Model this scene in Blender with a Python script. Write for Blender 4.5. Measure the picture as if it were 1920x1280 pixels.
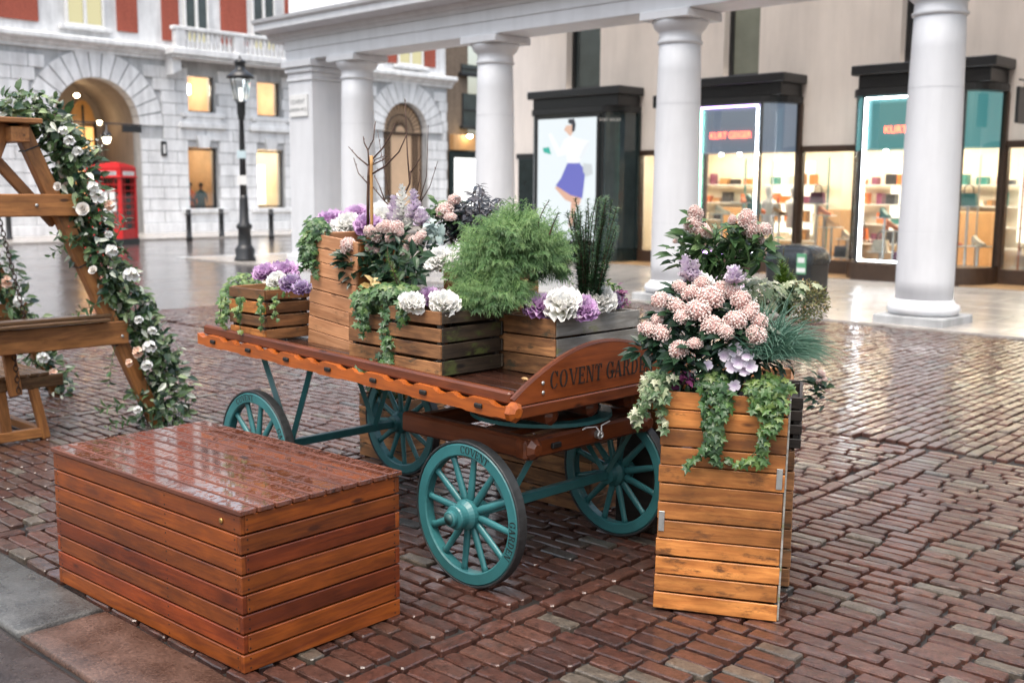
import bpy, bmesh, math, random
from math import sin, cos, pi, radians, sqrt, atan2, degrees
from mathutils import Vector, Matrix, Euler, noise
R = random.Random(11)
SC = bpy.context.scene
COL = SC.collection
for o in list(bpy.data.objects): bpy.data.objects.remove(o)

# ------------------------------------------------------------------ camera
FPX, PITCH, ROLL, CAMH = 2040.9, 0.1379, 0.0064, 1.75
cam = bpy.data.cameras.new('camera'); camo = bpy.data.objects.new('camera', cam); COL.objects.link(camo)
cam.sensor_width = 36; cam.lens = FPX / 1920 * 36; cam.clip_start = .05; cam.clip_end = 900
camo.matrix_world = Matrix.Translation((0, 0, CAMH)) @ Matrix.Rotation(pi/2 - PITCH, 4, 'X') @ Matrix.Rotation(ROLL, 4, 'Z')
cam.dof.use_dof = True; cam.dof.focus_distance = 4.7; cam.dof.aperture_fstop = 2.6
SC.camera = camo
# ------------------------------------------------------------------ sky, sun, exposure
SUN_EL, SUN_AZ = radians(70), radians(200)      # azimuth of the sun seen from the place, clockwise from +Y
w = bpy.data.worlds.new('World'); SC.world = w; w.use_nodes = True
nt = w.node_tree; nt.nodes.clear()
sky = nt.nodes.new('ShaderNodeTexSky'); sky.sky_type = 'NISHITA'; sky.sun_disc = False
sky.sun_elevation = SUN_EL; sky.sun_rotation = SUN_AZ; sky.air_density = 1.6; sky.dust_density = 6.0; sky.ozone_density = 1.0
hs = nt.nodes.new('ShaderNodeHueSaturation'); hs.inputs['Saturation'].default_value = .72
bg = nt.nodes.new('ShaderNodeBackground'); bg.inputs['Strength'].default_value = .15
wo = nt.nodes.new('ShaderNodeOutputWorld')
nt.links.new(sky.outputs[0], hs.inputs['Color']); nt.links.new(hs.outputs[0], bg.inputs[0]); nt.links.new(bg.outputs[0], wo.inputs[0])
sun = bpy.data.lights.new('sun', 'SUN'); suno = bpy.data.objects.new('sun', sun); COL.objects.link(suno)
sun.energy = .8; sun.angle = radians(40); sun.color = (1, .965, .92)
sd = Vector((sin(SUN_AZ)*cos(SUN_EL), cos(SUN_AZ)*cos(SUN_EL), sin(SUN_EL)))
suno.rotation_euler = sd.to_track_quat('Z', 'Y').to_euler(); suno.location = sd * 60
SC.view_settings.view_transform = 'Standard'; SC.view_settings.look = 'None'
SC.view_settings.gamma = 1; SC.view_settings.use_curve_mapping = False
SC.view_settings.exposure = 1.18
SC.render.engine = 'CYCLES'; SC.cycles.use_denoising = True
SC.cycles.max_bounces = 6; SC.cycles.diffuse_bounces = 3; SC.cycles.glossy_bounces = 3; SC.cycles.transparent_max_bounces = 8
SC.cycles.caustics_reflective = False; SC.cycles.caustics_refractive = False

# ------------------------------------------------------------------ pixels to places (a pixel gives a ray; the ground or a wall gives the distance)
def ray(px, py):
    a, b = px - 960, py - 640
    cr, sr = cos(ROLL), sin(ROLL)
    x, yv = a*cr + b*sr, -a*sr + b*cr
    u = -yv / FPX
    return Vector((x/FPX, cos(PITCH) + u*sin(PITCH), -sin(PITCH) + u*cos(PITCH)))
def onz(px, py, z=0.):
    d = ray(px, py); return Vector((0, 0, CAMH)) + d * ((z - CAMH) / d.z)
def proj(P):
    x, y, z = P[0], P[1], P[2] - CAMH
    d = y*cos(PITCH) - z*sin(PITCH); u = y*sin(PITCH) + z*cos(PITCH)
    px, py = x*FPX/d, -u*FPX/d
    return 960 + px*cos(ROLL) - py*sin(ROLL), 640 + px*sin(ROLL) + py*cos(ROLL), d
class Frame:
    def __init__(s, o, a):
        s.o = Vector((o[0], o[1], 0)); s.a = a
        s.M = Matrix.Translation(s.o) @ Matrix.Rotation(a, 4, 'Z'); s.I = s.M.inverted()
    def w(s, x, y, z=0.): return s.M @ Vector((x, y, z))
    def l(s, P): return s.I @ Vector(P)
    def hit(s, px, py, y=0.):              # where the ray meets the upright plane y of this frame
        c = s.I @ Vector((0, 0, CAMH)); d = s.I.to_3x3() @ ray(px, py)
        return c + d * ((y - c.y) / d.y)
CART = Frame((-.184, 4.678), radians(-44))
FAC = Frame((-11.38, 44.39), .8163)
COLN = Frame((5.524, 14.559), 2.36 - pi)
SWG = Frame((-2.67, 7.98), radians(46))
PAV = Frame((0, 0), radians(-43))          # paving grid: x along the courses, y across them

# ------------------------------------------------------------------ objects
def put(name, data, parent=None, M=None):
    o = bpy.data.objects.new(name, data); COL.objects.link(o)
    if parent is not None: o.parent = parent
    if M is not None: o.matrix_basis = M
    return o
def tag(o, label=None, cat=None, group=None, kind=None):
    if label: o['label'] = label
    if cat: o['category'] = cat
    if group: o['group'] = group
    if kind: o['kind'] = kind
    return o
def thing(name, label, cat, M=None, group=None, kind=None):
    o = put(name, None, None, M); o.empty_display_size = .1
    return tag(o, label, cat, group, kind)
def T(x, y, z): return Matrix.Translation((x, y, z))
def RZ(a): return Matrix.Rotation(a, 4, 'Z')
def RX(a): return Matrix.Rotation(a, 4, 'X')
def RY(a): return Matrix.Rotation(a, 4, 'Y')
def mkmesh(name, V, F, mat, smooth=False, rnd=None):
    me = bpy.data.meshes.new(name); me.from_pydata([tuple(v) for v in V], [], F); me.update()
    if mat is not None: me.materials.append(mat)
    if smooth: me.polygons.foreach_set('use_smooth', [True]*len(me.polygons))
    if rnd is not None:
        at = me.attributes.new('rnd', 'FLOAT', 'POINT'); at.data.foreach_set('value', rnd)
    return me
def cbox_data(dx, dy, dz, c):
    a, b, h = dx/2, dy/2, dz/2; c = min(c, a*.45, b*.45, h*.45)
    V = []; ix = {}
    for sx in (-1, 1):
        for sy in (-1, 1):
            for sz in (-1, 1):
                ix[sx, sy, sz] = len(V)
                V += [(sx*a, sy*(b-c), sz*(h-c)), (sx*(a-c), sy*b, sz*(h-c)), (sx*(a-c), sy*(b-c), sz*h)]
    F = []
    for ax in range(3):
        for s in (-1, 1):
            q = []
            for p in ((-1, -1), (1, -1), (1, 1), (-1, 1)):
                k = list(p); k.insert(ax, s); q.append(ix[tuple(k)] + ax)
            F.append(q)
    for ax in range(3):          # edges along ax
        o1, o2 = [i for i in range(3) if i != ax]
        for s1 in (-1, 1):
            for s2 in (-1, 1):
                k = [0, 0, 0]; k[o1] = s1; k[o2] = s2
                k[ax] = -1; A = ix[tuple(k)]; k[ax] = 1; B = ix[tuple(k)]
                F.append([A+o1, B+o1, B+o2, A+o2])
    for k, A in ix.items(): F.append([A, A+1, A+2])
    out = []
    for f in F:                  # convex: turn every face outwards
        p = [Vector(V[i]) for i in f]; n = (p[1]-p[0]).cross(p[2]-p[0]); m = sum(p, Vector())/len(p)
        out.append(f if n.dot(m) > 0 else f[::-1])
    return V, out
class MB:
    def __init__(s): s.V = []; s.F = []; s.R = []
    def add(s, V, F, M=None, rnd=0.):
        k = len(s.V)
        s.V += [M @ Vector(v) for v in V] if M is not None else [Vector(v) for v in V]
        s.F += [[i + k for i in f] for f in F]
        if isinstance(rnd, (list, tuple)): s.R += list(rnd)
        else: s.R += [rnd]*len(V)
        return s
    def box(s, x0, x1, y0, y1, z0, z1, c=.004, M=None, rnd=0.):
        V, F = cbox_data(x1-x0, y1-y0, z1-z0, c)
        t = T((x0+x1)/2, (y0+y1)/2, (z0+z1)/2)
        return s.add(V, F, M @ t if M is not None else t, rnd)
    def tube(s, pts, rad, n=8, rnd=0., M=None, closed=False):
        pts = [Vector(p) for p in pts]; N = len(pts)
        if not isinstance(rad, (list, tuple)): rad = [rad]*N
        V = []; F = []; up = Vector((0, 0, 1)); prev = None
        for i, p in enumerate(pts):
            if closed: t = pts[(i+1) % N] - pts[i-1]
            else: t = pts[min(i+1, N-1)] - pts[max(i-1, 0)]
            t.normalize()
            if prev is None:
                a = up.cross(t)
                if a.length < .05: a = Vector((1, 0, 0)).cross(t)
            else: a = prev - t*prev.dot(t)
            a.normalize(); prev = a; b = t.cross(a)
            for k in range(n):
                th = 2*pi*k/n; V.append(p + (a*cos(th) + b*sin(th))*rad[i])
        m = N if closed else N-1
        for i in range(m):
            for k in range(n):
                j = (i+1) % N
                F.append([i*n+k, i*n+(k+1) % n, j*n+(k+1) % n, j*n+k])
        if not closed: F.append(list(range(n))[::-1]); F.append([(N-1)*n+k for k in range(n)])
        return s.add(V, F, M, rnd)
    def lathe(s, prof, n=24, M=None, rnd=0., cap=True):
        V = []; F = []
        for r, z in prof:
            for k in range(n): V.append((r*cos(2*pi*k/n), r*sin(2*pi*k/n), z))
        for i in range(len(prof)-1):
            for k in range(n): F.append([i*n+k, i*n+(k+1) % n, (i+1)*n+(k+1) % n, (i+1)*n+k])
        if cap: F.append(list(range(n))[::-1]); F.append([(len(prof)-1)*n+k for k in range(n)])
        return s.add(V, F, M, rnd)
    def prism(s, poly, y0, y1, M=None, rnd=0.):      # polygon in x,z pushed along y
        n = len(poly); area = sum(poly[i][0]*poly[(i+1) % n][1] - poly[(i+1) % n][0]*poly[i][1] for i in range(n))
        if area < 0: poly = poly[::-1]
        V = [(x, y0, z) for x, z in poly] + [(x, y1, z) for x, z in poly]
        F = [list(range(n)), [n+i for i in range(n)][::-1]]
        F += [[i, n+i, n+(i+1) % n, (i+1) % n] for i in range(n)]
        return s.add(V, F, M, rnd)
    def strip(s, prof, x0, x1, M=None):              # profile in y,z (from below upwards, front = -y) run along x, closed at the back
        n = len(prof)
        V = [(x0, y, z) for y, z in prof] + [(x1, y, z) for y, z in prof]
        F = [[i, i+1, n+i+1, n+i][::-1] for i in range(n-1)] + [[n-1, 0, n, 2*n-1][::-1], list(range(n))[::-1], [n+i for i in range(n)]]
        return s.add(V, F, M)
    def mesh(s, name, mat, smooth=False, rnd=False): return mkmesh(name, s.V, s.F, mat, smooth, s.R if rnd else None)
    def build(s, name, mat, parent=None, M=None, smooth=False, rnd=False): return put(name, s.mesh(name, mat, smooth, rnd), parent, M)
def autosmooth(o, ang=40):
    me = o.data; me.polygons.foreach_set('use_smooth', [True]*len(me.polygons))
    me.set_sharp_from_angle(angle=radians(ang)); return o
def box(parent, name, mat, x0, x1, y0, y1, z0, z1, c=.004): 
    V, F = cbox_data(x1-x0, y1-y0, z1-z0, c)
    return put(name, mkmesh(name, V, F, mat), parent, T((x0+x1)/2, (y0+y1)/2, (z0+z1)/2))
UNIT = {}
def sbox(parent, name, mat, x0, x1, y0, y1, z0, z1):     # alike pieces: one shared mesh, scaled
    if mat.name not in UNIT:
        V, F = cbox_data(1, 1, 1, .03); UNIT[mat.name] = mkmesh('piece', V, F, mat)
    return put(name, UNIT[mat.name], parent, T((x0+x1)/2, (y0+y1)/2, (z0+z1)/2) @ Matrix.Diagonal((x1-x0, y1-y0, z1-z0, 1)))
def plank(parent, name, mat, L, W, H, M, c=.003, warp=0.):
    """a board: length along its own x; slightly uneven ends and edges"""
    V, F = cbox_data(L, W, H, c)
    if warp:
        j = [R.uniform(-warp, warp) for _ in range(4)]
        V = [(x + (j[0] if x > 0 else j[1])*.8, y + (j[2] if x > 0 else j[3])*.5, z) for x, y, z in V]
    return put(name, mkmesh(name, V, F, mat), parent, M)
def text_data(s, size):
    cu = bpy.data.curves.new('t', 'FONT'); cu.body = s; cu.size = size; cu.align_x = 'CENTER'; cu.extrude = 0; cu.resolution_u = 3
    o = bpy.data.objects.new('t', cu); COL.objects.link(o)
    dg = bpy.context.evaluated_depsgraph_get(); me = o.evaluated_get(dg).to_mesh()
    V = [tuple(v.co) for v in me.vertices]; F = [list(p.vertices) for p in me.polygons]
    o.evaluated_get(dg).to_mesh_clear(); bpy.data.objects.remove(o); bpy.data.curves.remove(cu)
    return V, F
# ------------------------------------------------------------------ materials
def newmat(name):
    m = bpy.data.materials.new(name); m.use_nodes = True
    n = m.node_tree; b = n.nodes['Principled BSDF']
    return m, n, b
def nd(n, t, **k):
    o = n.nodes.new(t)
    for a, v in k.items():
        if a in o.inputs: o.inputs[a].default_value = v
        else: setattr(o, a, v)
    return o
def ramp(n, stops, interp='LINEAR'):
    r = n.nodes.new('ShaderNodeValToRGB'); e = r.color_ramp; e.interpolation = interp
    while len(e.elements) < len(stops): e.elements.new(.5)
    for el, (p, c) in zip(e.elements, stops):
        el.position = p; el.color = (c[0], c[1], c[2], 1) if not isinstance(c, (int, float)) else (c, c, c, 1)
    return r
def mixc(n, a, b, f, mode='MIX'):
    m = n.nodes.new('ShaderNodeMix'); m.data_type = 'RGBA'; m.blend_type = mode
    for s, v in ((6, a), (7, b), (0, f)):
        if hasattr(v, 'is_output') or isinstance(v, bpy.types.NodeSocket): n.links.new(v, m.inputs[s])
        elif isinstance(v, (int, float)): m.inputs[s].default_value = v
        else: m.inputs[s].default_value = (v[0], v[1], v[2], 1)
    return m.outputs[2]
def bump(n, b, h, strength=.3, dist=.01):
    q = nd(n, 'ShaderNodeBump', Strength=strength, Distance=dist); n.links.new(h, q.inputs['Height']); n.links.new(q.outputs[0], b.inputs['Normal']); return q
def plain(name, c, rough=.5, metal=0., var=.12, scale=8., bmp=.0, coat=0., spec=.5):
    m, n, b = newmat(name)
    g = nd(n, 'ShaderNodeNewGeometry')
    t = nd(n, 'ShaderNodeTexNoise', Scale=scale, Detail=5., Roughness=.6); n.links.new(g.outputs['Position'], t.inputs['Vector'])
    r = ramp(n, [(.25, [x*(1-var) for x in c]), (.75, [min(1, x*(1+var)) for x in c])]); n.links.new(t.outputs[0], r.inputs[0])
    n.links.new(r.outputs[0], b.inputs['Base Color'])
    rr = nd(n, 'ShaderNodeMapRange', **{'To Min': max(.02, rough-.1), 'To Max': min(1, rough+.12)}); n.links.new(t.outputs[0], rr.inputs[0]); n.links.new(rr.outputs[0], b.inputs['Roughness'])
    b.inputs['Metallic'].default_value = metal; b.inputs['Coat Weight'].default_value = coat; b.inputs['Specular IOR Level'].default_value = spec
    if bmp: bump(n, b, t.outputs[0], bmp, .004)
    return m
def emit(name, c, s, base=None):
    m, n, b = newmat(name); b.inputs['Base Color'].default_value = (*(base or [x*.12 for x in c]), 1); b.inputs['Emission Color'].default_value = (*c, 1); b.inputs['Emission Strength'].default_value = s
    return m
def wood(name, light, dark, rough=.45, grain=1., moss=None, moss_amt=0., grime=.3, var=.35, coat=0., droplets=False):
    m, n, b = newmat(name); L = n.links.new
    tc = nd(n, 'ShaderNodeTexCoord'); oi = nd(n, 'ShaderNodeObjectInfo')
    off = nd(n, 'ShaderNodeVectorMath', operation='SCALE'); off.inputs[0].default_value = (37, 53, 71); L(oi.outputs['Random'], off.inputs['Scale'])
    ad = nd(n, 'ShaderNodeVectorMath', operation='ADD'); L(tc.outputs['Object'], ad.inputs[0]); L(off.outputs[0], ad.inputs[1])
    mp = nd(n, 'ShaderNodeMapping'); mp.inputs['Scale'].default_value = (2.2, 26, 26); L(ad.outputs[0], mp.inputs[0])
    g = nd(n, 'ShaderNodeTexNoise', Scale=1.3, Detail=7., Roughness=.65, Distortion=.9); L(mp.outputs[0], g.inputs['Vector'])
    mp2 = nd(n, 'ShaderNodeMapping'); mp2.inputs['Scale'].default_value = (1, 2.4, 2.4); L(ad.outputs[0], mp2.inputs[0])
    bl = nd(n, 'ShaderNodeTexNoise', Scale=5., Detail=4., Roughness=.55); L(mp2.outputs[0], bl.inputs['Vector'])
    r1 = ramp(n, [(.33, dark), (.5, [(a+c)/2 for a, c in zip(light, dark)]), (.68, light)]); L(g.outputs[0], r1.inputs[0])
    rb = ramp(n, [(.30, 1-grime), (.62, 1.)]); L(bl.outputs[0], rb.inputs[0])
    c = mixc(n, r1.outputs[0], rb.outputs[0], 1., 'MULTIPLY')
    hv = nd(n, 'ShaderNodeHueSaturation'); L(c, hv.inputs['Color'])
    mr = nd(n, 'ShaderNodeMapRange', **{'To Min': 1-var, 'To Max': 1+var*.75}); L(oi.outputs['Random'], mr.inputs[0]); L(mr.outputs[0], hv.inputs['Value'])
    col = hv.outputs[0]
    # knots
    vo = nd(n, 'ShaderNodeTexVoronoi', Scale=1.); mp3 = nd(n, 'ShaderNodeMapping'); mp3.inputs['Scale'].default_value = (3.1, 9, 9); L(ad.outputs[0], mp3.inputs[0]); L(mp3.outputs[0], vo.inputs['Vector'])
    kn = ramp(n, [(.07, 1.), (.13, 0.)]); L(vo.outputs['Distance'], kn.inputs[0])
    col = mixc(n, col, [x*.35 for x in dark], kn.outputs[0])
    if moss:
        mo = nd(n, 'ShaderNodeTexNoise', Scale=7., Detail=6., Roughness=.7); L(mp2.outputs[0], mo.inputs['Vector'])
        mk = ramp(n, [(.62-.25*moss_amt, 0.), (.72-.2*moss_amt, 1.)]); L(mo.outputs[0], mk.inputs[0])
        col = mixc(n, col, moss, mk.outputs[0])
    L(col, b.inputs['Base Color'])
    if droplets:
        g2 = nd(n, 'ShaderNodeNewGeometry')
        mpd = nd(n, 'ShaderNodeMapping'); mpd.inputs['Scale'].default_value = (30, 17, 16); L(ad.outputs[0], mpd.inputs[0])
        wv = nd(n, 'ShaderNodeTexNoise', Scale=1.5, Detail=3., Roughness=.55, Distortion=1.2); L(mpd.outputs[0], wv.inputs['Vector'])
        sy = nd(n, 'ShaderNodeSeparateXYZ'); L(tc.outputs['Object'], sy.inputs[0])
        ab = nd(n, 'ShaderNodeMath', operation='ABSOLUTE'); L(sy.outputs['Y'], ab.inputs[0])
        eg = ramp(n, [(.024, 0.), (.034, .22)]); L(ab.outputs[0], eg.inputs[0])      # water beads up inside each board, not on its edges
        sb = nd(n, 'ShaderNodeMath', operation='SUBTRACT'); L(wv.outputs[0], sb.inputs[0]); L(eg.outputs[0], sb.inputs[1])
        wr = ramp(n, [(.42, 0.), (.48, 1.)]); L(sb.outputs[0], wr.inputs[0])
        rr = nd(n, 'ShaderNodeMapRange', **{'To Min': .5, 'To Max': .04}); L(wr.outputs[0], rr.inputs[0]); L(rr.outputs[0], b.inputs['Roughness'])
        bump(n, b, wr.outputs[0], .45, .002); L(wr.outputs[0], b.inputs['Coat Weight']); b.inputs['Coat IOR'].default_value = 1.75; b.inputs['Coat Roughness'].default_value = .05
    else:
        rr = nd(n, 'ShaderNodeMapRange', **{'To Min': max(.05, rough-.15), 'To Max': rough+.2}); L(bl.outputs[0], rr.inputs[0]); L(rr.outputs[0], b.inputs['Roughness'])
        bump(n, b, g.outputs[0], .35*grain, .002)
        b.inputs['Coat Weight'].default_value = coat; b.inputs['Coat Roughness'].default_value = .15
    return m
def leafmat(name, stops, rough=.4, source='rnd', spec=.5, trans=.18):
    m, n, b = newmat(name); L = n.links.new
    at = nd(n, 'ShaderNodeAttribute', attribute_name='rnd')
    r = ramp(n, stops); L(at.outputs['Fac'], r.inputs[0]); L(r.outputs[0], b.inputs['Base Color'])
    b.inputs['Roughness'].default_value = rough; b.inputs['Specular IOR Level'].default_value = spec
    tr = nd(n, 'ShaderNodeBsdfTranslucent'); L(r.outputs[0], tr.inputs[0])
    mx = nd(n, 'ShaderNodeMixShader', Fac=trans); out = n.nodes['Material Output']
    L(b.outputs[0], mx.inputs[1]); L(tr.outputs[0], mx.inputs[2]); L(mx.outputs[0], out.inputs[0])
    return m
def glassmat(name, tint=(1, 1, 1), refl=.09, rough=.02):
    m, n, b = newmat(name); L = n.links.new
    n.nodes.remove(b)
    tr = nd(n, 'ShaderNodeBsdfTransparent'); tr.inputs[0].default_value = (*tint, 1)
    gl = nd(n, 'ShaderNodeBsdfGlossy', Roughness=rough); gl.inputs[0].default_value = (1, 1, 1, 1)
    fr = nd(n, 'ShaderNodeFresnel', IOR=1.5); ad = nd(n, 'ShaderNodeMath', operation='ADD'); ad.use_clamp = True; ad.inputs[1].default_value = refl - .04; L(fr.outputs[0], ad.inputs[0])
    mx = nd(n, 'ShaderNodeMixShader'); L(ad.outputs[0], mx.inputs[0]); L(tr.outputs[0], mx.inputs[1]); L(gl.outputs[0], mx.inputs[2]); L(mx.outputs[0], n.nodes['Material Output'].inputs[0])
    return m
def stone(name, c, var=.15, rough=.6, scale=3., streak=.25, blockvar=0.):
    m, n, b = newmat(name); L = n.links.new
    g = nd(n, 'ShaderNodeNewGeometry')
    t = nd(n, 'ShaderNodeTexNoise', Scale=scale, Detail=8., Roughness=.65); L(g.outputs['Position'], t.inputs['Vector'])
    r = ramp(n, [(.3, [x*(1-var) for x in c]), (.7, [min(1, x*(1+var*.6)) for x in c])]); L(t.outputs[0], r.inputs[0])
    mp = nd(n, 'ShaderNodeMapping'); mp.inputs['Scale'].default_value = (2.5, 2.5, .35); L(g.outputs['Position'], mp.inputs[0])
    s = nd(n, 'ShaderNodeTexNoise', Scale=1.6, Detail=6., Roughness=.6); L(mp.outputs[0], s.inputs['Vector'])
    sr = ramp(n, [(.35, 1-streak), (.6, 1.)]); L(s.outputs[0], sr.inputs[0])
    col = mixc(n, r.outputs[0], sr.outputs[0], 1., 'MULTIPLY')
    if blockvar:
        oi = nd(n, 'ShaderNodeObjectInfo'); hv = nd(n, 'ShaderNodeHueSaturation'); L(col, hv.inputs['Color'])
        mr = nd(n, 'ShaderNodeMapRange', **{'To Min': 1-blockvar, 'To Max': 1+blockvar*.5}); L(oi.outputs['Random'], mr.inputs[0]); L(mr.outputs[0], hv.inputs['Value']); col = hv.outputs[0]
    L(col, b.inputs['Base Color']); b.inputs['Roughness'].default_value = rough
    bump(n, b, t.outputs[0], .15, .01)
    return m
def brickmat(name, attr):
    m, n, b = newmat(name); L = n.links.new
    if attr: src = nd(n, 'ShaderNodeAttribute', attribute_name='rnd').outputs['Fac']
    else: src = nd(n, 'ShaderNodeObjectInfo').outputs['Random']
    g = nd(n, 'ShaderNodeNewGeometry')
    r = ramp(n, [(0, (0.0633, 0.0245, 0.0166)), (.22, (0.0897, 0.0337, 0.0221)), (.4, (0.0483, 0.0214, 0.0166)), (.55, (0.1035, 0.0439, 0.0294)), (.7, (0.0690, 0.0286, 0.0202)), (.84, (0.0759, 0.0428, 0.0322)), (.90, (0.0598, 0.0306, 0.0230)), (.94, (0.0978, 0.0785, 0.0607)), (.975, (0.1207, 0.0979, 0.0754)), (1, (0.0517, 0.0490, 0.0478))]); L(src, r.inputs[0])
    t = nd(n, 'ShaderNodeTexNoise', Scale=20., Detail=8., Roughness=.8); L(g.outputs['Position'], t.inputs['Vector'])
    t2 = nd(n, 'ShaderNodeTexNoise', Scale=85., Detail=4., Roughness=.75); L(g.outputs['Position'], t2.inputs['Vector'])
    r2 = ramp(n, [(.32, .3), (.48, .9), (.68, 1.6)]); L(t.outputs[0], r2.inputs[0])
    c = mixc(n, r.outputs[0], r2.outputs[0], 1., 'MULTIPLY')
    r3 = ramp(n, [(.36, .2), (.45, .95), (.60, 1.05), (.70, 1.9)]); L(t2.outputs[0], r3.inputs[0])
    c = mixc(n, c, r3.outputs[0], .8, 'MULTIPLY'); L(c, b.inputs['Base Color'])
    w = nd(n, 'ShaderNodeTexNoise', Scale=1.1, Detail=4.); L(g.outputs['Position'], w.inputs['Vector'])
    rr = nd(n, 'ShaderNodeMapRange', **{'From Min': .3, 'From Max': .7, 'To Min': .17, 'To Max': .42}); L(w.outputs[0], rr.inputs[0])
    ro = nd(n, 'ShaderNodeMath', operation='MULTIPLY_ADD'); L(t.outputs[0], ro.inputs[0]); ro.inputs[1].default_value = .2; L(rr.outputs[0], ro.inputs[2])
    L(ro.outputs[0], b.inputs['Roughness']); b.inputs['Specular IOR Level'].default_value = .2
    mxh = nd(n, 'ShaderNodeMath', operation='MULTIPLY_ADD'); L(t2.outputs[0], mxh.inputs[0]); mxh.inputs[1].default_value = .35; L(t.outputs[0], mxh.inputs[2])
    qb = bump(n, b, mxh.outputs[0], .9, .010); qc = nd(n, 'ShaderNodeBump', Strength=.15, Distance=.003); L(t.outputs[0], qc.inputs['Height']); L(qc.outputs[0], b.inputs['Coat Normal'])
    b.inputs['Coat Weight'].default_value = 1.; b.inputs['Coat IOR'].default_value = 1.43
    cr = nd(n, 'ShaderNodeMapRange', **{'From Min': .35, 'From Max': .65, 'To Min': .06, 'To Max': .24}); L(w.outputs[0], cr.inputs[0]); L(cr.outputs[0], b.inputs['Coat Roughness'])
    return m
def groundmat():
    """distant wet brick paving, laid along the same grid"""
    m, n, b = newmat('wet_paving_far'); L = n.links.new
    g = nd(n, 'ShaderNodeNewGeometry')
    mp = nd(n, 'ShaderNodeMapping'); mp.inputs['Rotation'].default_value = (0, 0, radians(43)); L(g.outputs['Position'], mp.inputs[0])
    br = nd(n, 'ShaderNodeTexBrick', Scale=1.); br.inputs['Brick Width'].default_value = .23; br.inputs['Row Height'].default_value = .095; br.inputs['Mortar Size'].default_value = .009
    br.inputs['Color1'].default_value = (.070, .045, .040, 1); br.inputs['Color2'].default_value = (.060, .050, .047, 1); br.inputs['Mortar'].default_value = (.02, .02, .02, 1); br.inputs['Bias'].default_value = 0
    L(mp.outputs[0], br.inputs['Vector'])
    t = nd(n, 'ShaderNodeTexNoise', Scale=.6, Detail=5.); L(g.outputs['Position'], t.inputs['Vector'])
    rr = ramp(n, [(.3, .7), (.7, 1.2)]); L(t.outputs[0], rr.inputs[0])
    c = mixc(n, br.outputs['Color'], rr.outputs[0], 1., 'MULTIPLY'); L(c, b.inputs['Base Color'])
    ro = nd(n, 'ShaderNodeMapRange', **{'From Min': .3, 'From Max': .7, 'To Min': .16, 'To Max': .36}); L(t.outputs[0], ro.inputs[0]); L(ro.outputs[0], b.inputs['Roughness'])
    b.inputs['Specular IOR Level'].default_value = .7
    iv = nd(n, 'ShaderNodeMath', operation='SUBTRACT'); iv.inputs[0].default_value = 1; L(br.outputs['Fac'], iv.inputs[1])
    n2 = nd(n, 'ShaderNodeTexNoise', Scale=9., Detail=3.); L(g.outputs['Position'], n2.inputs['Vector'])
    su = nd(n, 'ShaderNodeMath', operation='MULTIPLY_ADD'); L(n2.outputs[0], su.inputs[0]); su.inputs[1].default_value = 1.2; L(iv.outputs[0], su.inputs[2])
    q = bump(n, b, su.outputs[0], .4, .008)
    b.inputs['Coat Weight'].default_value = 1.; b.inputs['Coat IOR'].default_value = 1.45; b.inputs['Coat Roughness'].default_value = .13
    q2 = nd(n, 'ShaderNodeBump', Strength=.6, Distance=.010); L(su.outputs[0], q2.inputs['Height']); L(q2.outputs[0], b.inputs['Coat Normal'])
    return m
def groutmat():
    m, n, b = newmat('wet_joint'); L = n.links.new
    g = nd(n, 'ShaderNodeNewGeometry')
    t = nd(n, 'ShaderNodeTexNoise', Scale=1.7, Detail=5.); L(g.outputs['Position'], t.inputs['Vector'])
    r = ramp(n, [(.4, (.007, .0065, .006)), (.65, (.018, .015, .013))]); L(t.outputs[0], r.inputs[0]); L(r.outputs[0], b.inputs['Base Color'])
    ro = ramp(n, [(.36, .04), (.44, .6)]); L(t.outputs[0], ro.inputs[0]); L(ro.outputs[0], b.inputs['Roughness'])
    t2 = nd(n, 'ShaderNodeTexNoise', Scale=90., Detail=3.); L(g.outputs['Position'], t2.inputs['Vector'])
    bump(n, b, t2.outputs[0], .15, .003)
    return m
def granite(name, c):
    m, n, b = newmat(name); L = n.links.new
    g = nd(n, 'ShaderNodeNewGeometry')
    t = nd(n, 'ShaderNodeTexNoise', Scale=95., Detail=4., Roughness=.8); L(g.outputs['Position'], t.inputs['Vector'])
    t2 = nd(n, 'ShaderNodeTexNoise', Scale=5., Detail=4.); L(g.outputs['Position'], t2.inputs['Vector'])
    r = ramp(n, [(.33, [x*.2 for x in c]), (.45, [x*.8 for x in c]), (.55, c), (.7, [min(1, x*1.9) for x in c])]); L(t.outputs[0], r.inputs[0])
    r2 = ramp(n, [(.3, .55), (.7, 1.25)]); L(t2.outputs[0], r2.inputs[0])
    L(mixc(n, r.outputs[0], r2.outputs[0], 1., 'MULTIPLY'), b.inputs['Base Color'])
    ro = ramp(n, [(.35, .16), (.65, .42)]); L(t2.outputs[0], ro.inputs[0]); L(ro.outputs[0], b.inputs['Roughness'])
    bump(n, b, t.outputs[0], .5, .006)
    return m
M_brick = brickmat('wet_brick', False); M_brickA = brickmat('wet_brick_mass', True)
M_far = groundmat(); M_grout = groutmat()
M_gran1 = granite('brown_granite', (0.1050, 0.0602, 0.0448)); M_gran2 = granite('grey_granite', (0.0840, 0.0840, 0.0812)); M_gran3 = granite('dark_granite', (0.0532, 0.0420, 0.0392))
M_port = stone('portland_stone', (.78, .79, .80), .12, .65, 2.5, .22, .10)
M_portb = stone('stone_joint', (.46, .47, .48), .15, .7, 2.5, .3)
M_colst = stone('painted_column', (.70, .71, .735), .05, .5, 1.2, .08)
M_flag = stone('wet_flagstone', (.42, .39, .36), .18, .22, 1.5, .2, .12)
M_cream = stone('cream_render', (.86, .80, .755), .05, .7, 1.2, .08)
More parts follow.
